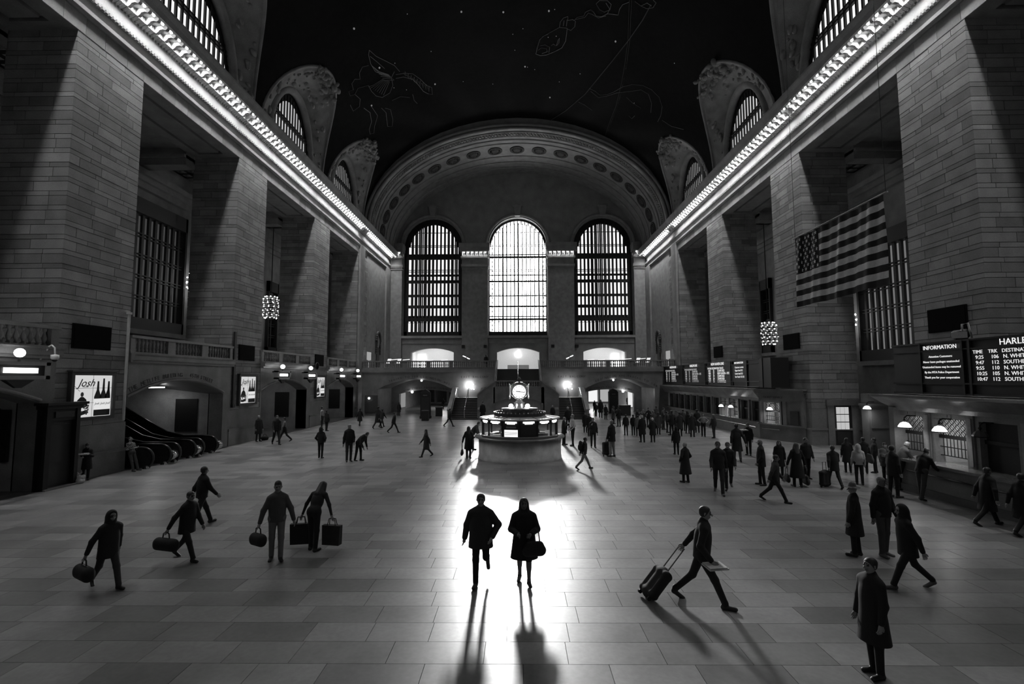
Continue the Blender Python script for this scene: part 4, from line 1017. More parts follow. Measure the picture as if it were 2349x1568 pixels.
for s, x0, t_ in ((0, -15.0, 'TRACKS TO 108'), (0, -11.3, 'LEXINGTON AVE'), (1, 8.9, 'LEXINGTON AVE'), (1, 12.6, 'TRACKS TO 108'), (2, -6.6, 'EAST BALCONY'), (2, 4.6, 'EAST BALCONY')):
    for i, ch in enumerate(t_):
        if ch == ' ': continue
        x = x0 + i * .27
        z = seg_arch(*PASS[s], 3.05, 4.14)(x) + .22 if s < 2 else 4.3
        text('carved_letter', ch, .34, gray(.03), (x, -.012, min(z, 4.5)), 'S', EBAL)
def passage(i, bright):
    a, b = PASS[i]
    P_ = empty('passage', ((a + b) / 2, YB, 0)); tag(P_, ['dim passage with a news kiosk, left of the end stairs', 'bright passage crowded with people, right of the end stairs'][i], 'passage'); P_['kind'] = 'structure'
    hw = (b - a) / 2; wall = stone('vestibule', .34, 0, rough=.5, island=False)
    obj('side_wall', MB().box(-hw - .4, -hw, .7, 34, 0, 5), wall, P_); obj('side_wall', MB().box(hw, hw + .4, .7, 34, 0, 5), wall, P_)
    obj('passage_ceiling', MB().box(-hw, hw, .7, 34, 4.6, 5.0), wall, P_)
    obj('vault_arch', MB().grid(lambda u, y: (u, y, seg_arch(-hw, hw, 3.05, 4.2)(u)), lin(-hw, hw, 16), [.7, 3.5, 6]), wall, P_, smooth=True)
    hd = MB(); o0 = -hw + (1.0 if i == 0 else .2); o1 = hw - (.2 if i == 0 else 1.0)
    fn = seg_arch(o0, o1, 2.3, 2.8)
    slab(hd, lambda u, z, t: (u, 6 + t, z), sorted(set([-hw, hw] + lin(o0, o1, 16))), lambda u: [(fn(u), 4.9)] if o0 < u < o1 else [(0, 4.9)], 0, .5)
    obj('inner_arch', hd, wall, P_)
    for k, ch in enumerate('42ND STREET PASSAGE  SUBWAY'):
        if ch != ' ':
            x = o0 + .55 + k * .22; text('carved_letter', ch, .28, gray(.05), (x, 5.98, fn(min(x, o1 - .05)) + .2), 'S', P_)
    # glazed shop bays along the back
    obj('back_wall', MB().box(-hw, hw, 27, 27.4, 0, 4.7), gray(.3), P_)
    n = 4
    for k in range(n):
        x0 = -hw + 2 * hw * k / n + .25; x1 = -hw + 2 * hw * (k + 1) / n - .25
        obj('shop_front', MB().box(x0, x1, 26.8, 26.95, .3, 2.6), gray(.02, .15) if i == 0 else emit((.35, .5, .9, .4)[k]), P_)
        obj('shop_post', MB().box(x1 + .15, x1 + .35, 26.5, 27, 0, 3.2), wall, P_)
    # side arches along the outer wall
    sx = -1 if i == 0 else 1
    obj('side_opening_dark', MB().box(sx * hw - .08, sx * hw + .08, 8, 9.6, 0, 2.3), BRONZE, P_)  # dark slab stands in for the shade inside an open side arch
    obj('shop_door', MB().box(sx * hw * .98 - .1, sx * hw * .98 + .1, 11, 13, .3, 2.3), emit(.25 if i == 0 else .8), P_)
    for dx in (-.3, 0, .3): obj('ceiling_spot', MB().ball((dx + (1.2 if i == 0 else -1.0), 14, 3.05), .16, 8), emit(12), P_, smooth=True)
    obj('spot_rail', MB().box(-1.6, 1.6, 13.9, 14.1, 3.2, 3.3).box(-.05, .05, 13.9, 14.1, 3.3, 4.6), IRON, P_)
    obj('arch_spot', MB().ball((.8 * (1 if i == 0 else -1), -.1, 4.0), .1, 8), emit(20), P_, smooth=True)
    obj('arch_spot', MB().ball((-1.6 if i == 0 else 1.6, 6.0, 2.55), .16, 8), emit(10), P_, smooth=True)
    area('ceiling_spot_light', ((a + b) / 2 + (1.2 if i == 0 else -1.0), YB + 14, 2.86), (0, 0, -1), .9, .3, 150 if i == 0 else 300)
    point('arch_spot_light', ((a + b) / 2 + (-1.6 if i == 0 else 1.6), YB + 5.75, 2.5), 10 if i == 0 else 25, .16)
passage(0, False); passage(1, True)
def shop_room(i):
    a, b = SHOPS[i]
    S = empty('shop_room', ((a + b) / 2, YE + 1.4, 5.3)); tag(S, ['white lit shop room behind the arch, under the left great window', 'white lit shop room with the fruit emblem above the stairs', 'white lit shop room behind the arch, under the right great window'][i], 'shop'); S['kind'] = 'structure'
    hw = (b - a) / 2 + .6; wh = gray(.8, .8)
    obj('back_wall', MB().box(-hw, hw, 5, 5.2, -.2, 4.5), wh, S); obj('side_wall', MB().box(-hw - .2, -hw, 0, 5.2, -.2, 4.5), wh, S); obj('side_wall', MB().box(hw, hw + .2, 0, 5.2, -.2, 4.5), wh, S)
    obj('room_ceiling', MB().box(-hw, hw, 0, 5.2, 4.3, 4.5), wh, S); obj('room_floor', MB().box(-hw, hw, 0, 5.2, -.2, 0), wh, S)
    area('shop_lamp', ((a + b) / 2, YE + 3.6, 5.3 + 4.2), (0, 0, -1), 4, 3, 130)
    if i != 1:
        sx = -1 if i == 0 else 1
        obj('bright_screen', MB().box(sx * (hw - 1.0) - .55, sx * (hw - 1.0) + .55, 4.7, 4.95, .6, 2.7), emit(2.5), S)
    else:
        pts = []
        for k in range(40):
            t = 2 * PI * k / 40; r_ = .42 * (1 + .08 * math.cos(2 * t)); x, z = r_ * .95 * math.cos(t), r_ * math.sin(t)
            if z > .3: z -= .1 * max(0, 1 - abs(x) / .22)
            if z < -.3: z += .06 * max(0, 1 - abs(x) / .18)
            if x > .2 and (x - .5) ** 2 + (z - .08) ** 2 < .05: x = .5 - math.sqrt(max(.05 - (z - .08) ** 2, 0))
            pts.append((x, z))
        L_ = obj('fruit_emblem', MB().prism(pts, lambda u, v, t: (u, t, v + 2.6), 4.85, 4.95), emit(6), S)
        obj('emblem_leaf', MB().prism([(.02 + .0, .46), (.06, .6), (.2, .72), (.2, .6), (.14, .5)], lambda u, v, t: (u, t, v + 2.6), 4.85, 4.95), emit(6), L_)
        obj('counter', MB().box(-1.6, 1.6, 3.0, 3.6, 0, .95), gray(.25), S)
for i in range(3): shop_room(i)
# display stands and lamps standing on the balcony
def stand(x, y, kind, label):
    S = empty('display_stand', (x, y, 5.3)); tag(S, label, 'display stand', 'display stands along the balcony')
    obj('post', MB().box(-.04, .04, -.04, .04, 0, 1.35).box(-.3, .3, -.2, .2, 0, .04), gray(.3), S)
    if kind == 'T': obj('lamp_head', MB().hexa([(-.45, -.08, 1.35), (.45, -.08, 1.42), (.45, .08, 1.42), (-.45, .08, 1.35)], [(-.45, -.08, 1.42), (.45, -.08, 1.49), (.45, .08, 1.49), (-.45, .08, 1.42)]), emit(1.2), S)
    else: obj('tilted_screen', MB().hexa([(-.3, -.1, .9), (.15, -.1, .9), (.35, -.1, 1.5), (-.1, -.1, 1.5)], [(-.3, -.05, .9), (.15, -.05, .9), (.35, -.05, 1.5), (-.1, -.05, 1.5)]), emit(.9), S)
for x, y, k in ((-16.6, 62, 'S'), (-16.0, 62.5, 'T'), (-15.3, 62, 'S'), (-14.6, 63, 'T'), (-13.2, 65, 'T'), (-12.0, 65.5, 'T'), (-9.9, 65, 'T')): stand(x, y, k, ('T-shaped lamp stand' if k == 'T' else 'stand with a tilted white screen') + ' on the balcony, left of the end stairs')
for x, y, k in ((16.6, 62, 'S'), (16.0, 62.5, 'T'), (15.3, 62, 'S'), (14.3, 63, 'T'), (12.9, 65, 'T'), (11.3, 65.5, 'T'), (9.8, 65, 'T')): stand(x, y, k, ('T-shaped lamp stand' if k == 'T' else 'stand with a tilted white screen') + ' on the balcony, right of the end stairs')
for x, y, l in ((-6.4, 60, 'pair of lit strips on a stand, left of the balcony stair head'), (6.4, 60, 'pair of lit strips on a stand, right of the balcony stair head')):
    S = empty('strip_light', (x, y, 5.3)); tag(S, l, 'lamp'); obj('post', MB().box(-.03, .03, -.03, .03, 0, 1.6), gray(.05), S)
    sg = 1 if x < 0 else -1
    obj('upper_strip', MB().bar((-.45 * sg, 0, 1.75), (-.05 * sg, 0, 1.58), .09), emit(4), S); obj('lower_strip', MB().bar((.05 * sg, 0, 1.5), (.4 * sg, 0, 1.35), .09), emit(4), S)
for sx, l in ((-1, 'white poster panel on the left side wall above the balcony'), (1, 'white poster panel on the right side wall above the balcony')):
    tag(obj('poster_panel', MB().box(-.06, .06, -.65, .65, 0, .95).box(-.05, .05, -.02, .02, -1.2, 0), emit(.35), None, (sx * 17.7, 57.2, 6.45)), l, 'poster')
    N_ = empty('carved_niche', (sx * (XW - .02), 62.6, 5.3)); tag(N_, 'carved cartouche over a dark tall slab on the %s side wall above the balcony' % ('left' if sx < 0 else 'right'), 'niche'); N_['kind'] = 'structure'
    obj('slab', MB().box(-.12, .1, -.5, .5, 0, 3.0), gray(.05, .6), N_)
    cz = MB().tube([(-sx * .1, .75 * math.cos(t), 4.0 + 1.0 * math.sin(t)) for t in lin(-.4, PI + .4, 20)], .16, 6)
    for t in lin(0, PI, 12): cz.ball((-sx * .12, .85 * math.cos(t), 3.9 + 1.1 * math.sin(t)), .17, 6)
    for z in lin(2.2, 3.8, 6): cz.ball((-sx * .1, .72, z), .16, 6); cz.ball((-sx * .1, -.72, z), .16, 6)
    o = obj('carved_garland', cz, gray(.07, .8), N_, smooth=True); o['kind'] = 'stuff'
    obj('shell', MB().ball((0, 0, 3.7), .7, 14, 0, (.25, 1, 1.2)), LIMEP, N_, smooth=True)

# ================================================================ END STAIRS
ST = empty('staircase', (0, 50.2, 0)); tag(ST, 'double marble staircase rising to the balcony behind the information booth', 'staircase'); ST['kind'] = 'structure'
STEPM = gray(.05, .5)
def flight(x0, x1, y0, y1, z0, z1, n):
    for i in range(n):
        ya = y0 + (y1 - y0) * i / n; zb = z0 + (z1 - z0) * (i + 1) / n
        s = boxobj('step', x0, x1, ya - 50.2, y1 - 50.2 + .05, max(z0, zb - (z1 - z0) / n * 2), zb, STEPM, ST)
        obj('nosing', MB().box(x0 + .02, x1 - .02, ya - 50.2 - .025, ya - 50.2 + .03, zb - .03, zb + .006), gray(.12, .4), ST)
for sx in (-1, 1):
    a, b = sorted((sx * 4.07, sx * 6.96)); flight(a, b, 50.1, 54.0, 0, 2.1, 13)
    boxobj('side_landing', min(sx * 2.45, sx * 7.0), max(sx * 2.45, sx * 7.0), 3.8, 5.8, 0, 2.1, MARB, ST)
    for xi, m in ((7.12, LEDGE), (3.95, LEDGE)):
        f = lambda u, v, w_: (sx * xi + w_, u, v)
        obj('parapet', MB().prism([(-.25, 0), (-.25, .95), (3.8, 3.1), (5.8, 3.1), (5.8, 0)], f, -.14, .14), m, ST)
        obj('coping', MB().prism([(-.35, .95), (-.35, 1.05), (3.8, 3.22), (5.8, 3.22), (5.8, 3.1), (3.8, 3.1)], f, -.2, .2), MARB, ST)
    hr = MB().tube([(sx * 5.55, -.05, 0), (sx * 5.55, -.05, .95), (sx * 5.55, 3.8, 3.05), (sx * 5.55, 3.8, 2.1)], .035, 6); obj('handrail', hr, CHROME, ST, smooth=True)
    for k, xo in enumerate((6.85,)):
        obj('handrail', MB().tube([(sx * xo, -.1, .95), (sx * xo, 3.8, 3.1)], .03, 6), CHROME, ST)
    # sloping shoulder of the landing wall
    f = lambda u, v, w_: (u, w_, v)
    obj('shoulder_wall', MB().prism([(sx * 2.4, 0), (sx * 2.4, 3.95), (sx * 4.22, 2.55), (sx * 4.22, 0)], f, .05, .4), MARB, ST)
    obj('shoulder_coping', MB().prism([(sx * 2.3, 3.9), (sx * 2.3, 4.02), (sx * 4.3, 2.62), (sx * 4.3, 2.48)], f, 0, .48), MARB, ST)
flight(-2.43, 2.43, 51.8, 56.0, 2.6, 5.3, 16)
for sx in (-1, 1):
    f = lambda u, v, w_: (sx * 2.5 + w_, u, v)
    obj('flight_wall', MB().prism([(1.6, 0), (1.6, 3.5), (5.8, 6.3), (5.8, 0)], f, -.07, .07), LEDGE, ST)
    obj('handrail', MB().tube([(sx * 2.35, 1.6, 3.55), (sx * 2.35, 5.8, 6.35)], .04, 6), CHROME, ST)
obj('handrail', MB().tube([(0, 1.6, 2.6), (0, 1.6, 3.5), (0, 5.8, 6.2), (0, 5.8, 5.3)], .04, 6), CHROME, ST, smooth=True)
nf = seg_arch(-2.55, 2.6, 1.64, 2.21); Wn = MB()
slab(Wn, lambda u, z, t: (u, t, z), sorted(set([-2.45 - .1, 2.7] + lin(-2.55, 2.6, 20))), lambda u: [(nf(u), 3.3)] if -2.55 < u < 2.6 else [(0, 3.3)], .05, .4)
obj('landing_wall', Wn, MARB, ST); obj('niche_back', MB().box(-2.6, 2.65, .38, .45, 0, 3.0), gray(.4, .7), ST); boxobj('landing', -4.0, 4.0, .4, 1.7, 2.4, 2.6, MARB, ST)
balustrade_along(ST, lambda u, w_, z: (-2.4 + u, .22 + w_, z), 4.8, 3.3, 2, span=.9, h=.5, depth=.3)
for sx, l in ((-1, 'round glowing globe lamp on the wall above the left stair flight'), (1, 'round glowing globe lamp on the wall above the right stair flight')):
    G = empty('globe_lamp', (sx * 5.65, 55.55, 3.45)); tag(G, l, 'lamp'); obj('globe', MB().ball((0, 0, 0), .27, 14), emit(45), G, smooth=True); obj('arm', MB().tube([(0, .45, -.3), (0, .1, -.35), (0, 0, -.25)], .04, 6), BRASS, G, smooth=True)
    for q in ((.5, .1), (.55, -.45), (-.3 * sx, -.4)): obj('small_bulb', MB().ball((q[0], .3, q[1]), .06, 8), emit(10), G, smooth=True)
ws_ = empty('wall_lamp', (-17.2, YB - .06, 2.0)); tag(ws_, 'small round wall lamp beside the dark notice, left end wall', 'lamp'); obj('bulb', MB().ball((0, -.08, 0), .11, 10), emit(14), ws_, smooth=True); obj('backplate', MB().lathe([(.2, 0), (.18, .05), (0, .06)], 14), BRASS, ws_, rz=(PI / 2, 0, 0))
tag(obj('notice_board', MB().box(-.75, .75, -.06, .05, 0, 2.0).box(-.65, .65, -.08, -.05, .1, 1.9), gray(.05, .5), None, (-16.95, YB - .02, -0.02 + .35)), 'dark notice board on the end wall under the small wall lamp', 'board')

# ================================================================ NEWS KIOSKS in the passages
def kiosk(x, y, w_, h, label, cap):
    K = empty('kiosk', (x, y, 0)); tag(K, label, 'kiosk')
    obj('body', MB().box(-w_ / 2, w_ / 2, -.35, .35, 0, h), gray(.012, .5), K); obj('plinth', MB().box(-w_ / 2 - .06, w_ / 2 + .06, -.4, .4, 0, .25), gray(.02, .5), K)
    obj('crown', MB().box(-w_ / 2 + .08, w_ / 2 - .08, -.3, .3, h, h + .12).prism([(-w_ / 2 + .1, h + .12), (0, h + cap), (w_ / 2 - .1, h + .12)], lambda u, v, t: (u, t, v), -.28, .28), gray(.02, .5), K)
    obj('map_panel', MB().box(-w_ / 2 + .1, w_ / 2 - .1, -.37, -.34, .5, h - .5), gray(.03, .3), K)
    text('kiosk_heading', 'NEWS', .16, gray(.4), (0, -.372, h - .35), 'S', K, align='CENTER')
kiosk(-9.9, 52.0, 1.0, 2.75, 'tall black kiosk pillar at the mouth of the dim passage', .35)
kiosk(11.5, 59.0, 1.1, 2.6, 'tall black kiosk pillar in the bright passage', .35)
def bin_(x, y, label, w_=.65, h=.95):
    K = empty('bin', (x, y, 0)); tag(K, label, 'bin'); obj('body', MB().box(-w_ / 2, w_ / 2, -.3, .3, 0, h), gray(.015, .5), K); obj('lid', MB().box(-w_ / 2 - .03, w_ / 2 + .03, -.33, .33, h, h + .08), gray(.06, .4), K)
bin_(-9.35, 49.0, 'dark square bin standing in front of the kiosk pillar'); bin_(-8.95, 55.0, 'dark square bin beside the kiosk pillar', .7, .95); bin_(12.0, 55.2, 'broad dark cabinet below the kiosk in the bright passage', 1.3, 1.1)

# ================================================================ INFORMATION BOOTH
BX, BY = .08, 26.3
BO = empty('information_booth', (BX, BY, 0)); tag(BO, 'round marble information booth with lit panels under a circular roof', 'booth')
obj('base', MB().lathe([(2.22, 0), (2.22, .12), (2.2, .14), (2.2, 1.0), (2.0, 1.0)], 64), stone('booth_marble', .5, 0, rough=.35, scale=2.5, island=False), BO, smooth=True)
obj('counter', MB().lathe([(1.9, 1.0), (2.24, 1.0), (2.28, 1.05), (2.4, 1.09), (2.4, 1.15), (1.75, 1.17)], 64), stone('ledge_marble', .22, 0, rough=.2, island=False), BO, smooth=True)
obj('pamphlet_shelf', MB().lathe([(2.2, 1.16), (2.24, 1.28), (2.16, 1.28), (2.1, 1.17)], 48, a0=PI * 1.15, a1=PI * 1.85), gray(.2, .5), BO)
NP = 14
for j in range(NP):
    a = 2 * PI * (j + .5) / NP; c, s = math.cos(a), math.sin(a)
    link('post', boxmesh(.07, .07, .92, BRONZE, 'post'), BO, (2.02 * c, 2.02 * s, 1.62), a)
    a0, a1 = 2 * PI * (j + .5) / NP, 2 * PI * (j + 1.5) / NP; am = (a0 + a1) / 2
    p0, p1 = Vector((2.02 * math.cos(a0), 2.02 * math.sin(a0), 0)), Vector((2.02 * math.cos(a1), 2.02 * math.sin(a1), 0))
    def pan(name, k0, k1, z0, z1, m, off=0, t=.03):
        n = Vector((math.cos(am), math.sin(am), 0)); q0, q1 = p0.lerp(p1, k0) + n * off, p0.lerp(p1, k1) + n * off
        return obj(name, MB().hexa([q0 + Vector((0, 0, z0)), q1 + Vector((0, 0, z0)), q1 - n * t + Vector((0, 0, z0)), q0 - n * t + Vector((0, 0, z0))], [q0 + Vector((0, 0, z1)), q1 + Vector((0, 0, z1)), q1 - n * t + Vector((0, 0, z1)), q0 - n * t + Vector((0, 0, z1))]), m, BO)
    pan('header_panel', .0, 1, 1.86, 2.08, gray(.03, .5), .02)
    pan('light_strip', .18, .82, 1.95, 2.02, emit(5), .045); pan('light_strip_lower', .28, .72, 1.9, 1.95, emit(5), .045)
    front = math.sin(am) < -.93
    if front:
        left = math.cos(am) < 0 and abs(math.cos(am)) < .3
        pan('dark_panel', 0, 1, 1.17, 1.86, gray(.02, .35), .01)
        if math.cos(am) < .05:
            pan('monitor', .12, .88, 1.28, 1.62, emit(1.3), .03); 
            for zz in (1.38, 1.45, 1.5): pan('monitor_line', .14, .86, zz, zz + .018, gray(.1), .036, .005)
            pan('name_plate', .22, .78, 1.7, 1.79, gray(.2), .03)
    else: pan('glass_pane', 0, 1, 1.17, 1.86, glass_mat(), 0, .012)
obj('roof', MB().lathe([(0, 2.3), (.6, 2.27), (2.1, 2.13), (2.16, 2.12), (2.16, 2.06), (0, 2.06)], 56), gray(.32, .4), BO, smooth=True)
for j in range(NP):
    a = 2 * PI * (j + .5) / NP; obj('roof_seam', MB().bar((.9 * math.cos(a), .9 * math.sin(a), 2.255), (2.12 * math.cos(a), 2.12 * math.sin(a), 2.14), .03, .02), gray(.12, .5), BO)
obj('cresting', MB().lathe([(1.38, 2.2), (1.38, 2.36)], 40), gray(.05, .5), BO)
for j in range(40):
    a = 2 * PI * j / 40; link('crest_ball', boxmesh(.05, .05, .06, BRASS, 'crest_ball'), BO, (1.38 * math.cos(a), 1.38 * math.sin(a), 2.38), a)
obj('drum', MB().lathe([(.93, 2.2), (.93, 2.5), (.98, 2.52), (.98, 2.58), (0, 2.6)], 48), stone('drum_bronze', .16, 0, rough=.5, scale=5, vein=.5, island=False), BO, smooth=True)
obj('central_core', MB().lathe([(.55, 0), (.55, 2.06)], 20), gray(.25, .6), BO, smooth=True)
obj('work_desk', MB().lathe([(1.42, .95), (1.9, .95), (1.9, 1.0), (1.42, 1.0)], 40), gray(.3, .5), BO)
for x, y, sx_, h, m, bl in ((-1.2, -1.1, .35, .28, .5, 'wide pale box of papers'), (-.82, -1.35, .25, .42, .6, 'narrow tall white box of papers'), (.98, -1.25, .4, .35, .03, 'wide black machine'), (1.3, -.9, .3, .3, .05, 'small black machine'), (1.5, -.3, .3, .4, .5, 'tall grey box'), (-1.5, -.5, .3, .3, .4, 'small square grey box')):
    tag(obj('office_box', MB().box(-sx_ / 2, sx_ / 2, -.1, .1, 0, h).box(-sx_ / 2 - .01, sx_ / 2 + .01, -.11, .11, h, h + .03), gray(m, .5), None, (BX + x, BY + y, 1.0)), bl + ' on the desk inside the information booth', 'box', 'boxes inside the booth')
area('booth_lamp', (BX, BY - 1.2, 2.02), (0, 0, -1), 2.6, .8, 40); area('booth_lamp', (BX, BY + 1.2, 2.02), (0, 0, -1), 2.6, .8, 30)
CK = empty('booth_clock', (BX - .02, BY, 2.58)); tag(CK, 'brass clock with glowing round faces on top of the information booth', 'clock')
obj('stem', MB().lathe([(.34, 0), (.3, .06), (.26, .2), (.3, .3), (.2, .36), (.16, .46), (.2, .52), (.3, .56), (.3, .62), (.22, .64)], 20), gray(.22, .35, .8), CK, smooth=True)
obj('cage', MB().lathe([(.3, .62), (.46, .72), (.52, .9), (.52, 1.12), (.44, 1.3), (.2, 1.4), (.06, 1.42)], 8, a0=PI / 8, a1=2 * PI + PI / 8), gray(.3, .3, .9), CK)
for j in range(4):
    a = PI / 4 + PI / 2 * j; pts = [(.62 * math.sin(t) ** .7 * math.cos(a), .62 * math.sin(t) ** .7 * math.sin(a), .96 - .42 * math.cos(t)) for t in lin(.25, PI - .15, 14)]
    obj('cage_rib', MB().tube(pts, .035, 8), gray(.75, .2, 1), CK, smooth=True)
for j in range(4):
    a = -PI / 2 + j * PI / 2; fz = (0, 0, 0)
    Fc = obj('face', MB().lathe([(.37, -.02), (.37, .03), (0, .03)], 32), emit(1.05), CK, (.5 * math.cos(a), .5 * math.sin(a), .9), (PI / 2, 0, a + PI / 2))
    obj('bezel', MB().tube([(.385 * math.cos(t), .385 * math.sin(t), .02) for t in lin(0, 2 * PI, 28)[:-1]], .03, 6, closed=True), BRASS, Fc, smooth=True)
    for k in range(12):
        t = PI / 6 * k; obj('hour_mark', MB().bar((.27 * math.cos(t), .27 * math.sin(t), .034), (.32 * math.cos(t), .32 * math.sin(t), .034), .02, .004), gray(.03), Fc)
    obj('hour_hand', MB().bar((.05, .008, .04), (-.17, .02, .04), .03, .006), gray(.01), Fc); obj('minute_hand', MB().bar((-.06, .012, .045), (.29, -.04, .045), .022, .006), gray(.01), Fc)
obj('finial', MB().lathe([(.1, 1.4), (.06, 1.45), (.11, 1.52), (.1, 1.6), (.03, 1.68), (0, 1.7)], 12), gray(.12, .4, .6), CK, smooth=True)
for j in (2, 3):
    a = PI / 4 + j * PI / 2 ; obj('lamp_bulb', MB().ball((.62 * math.cos(a), .62 * math.sin(a), .14), .12, 12), emit(30), CK, smooth=True)
    obj('lamp_arm', MB().tube([(.2 * math.cos(a), .2 * math.sin(a), .1), (.45 * math.cos(a), .45 * math.sin(a), .03), (.62 * math.cos(a), .62 * math.sin(a), .04)], .03, 6), BRASS, CK, smooth=True)
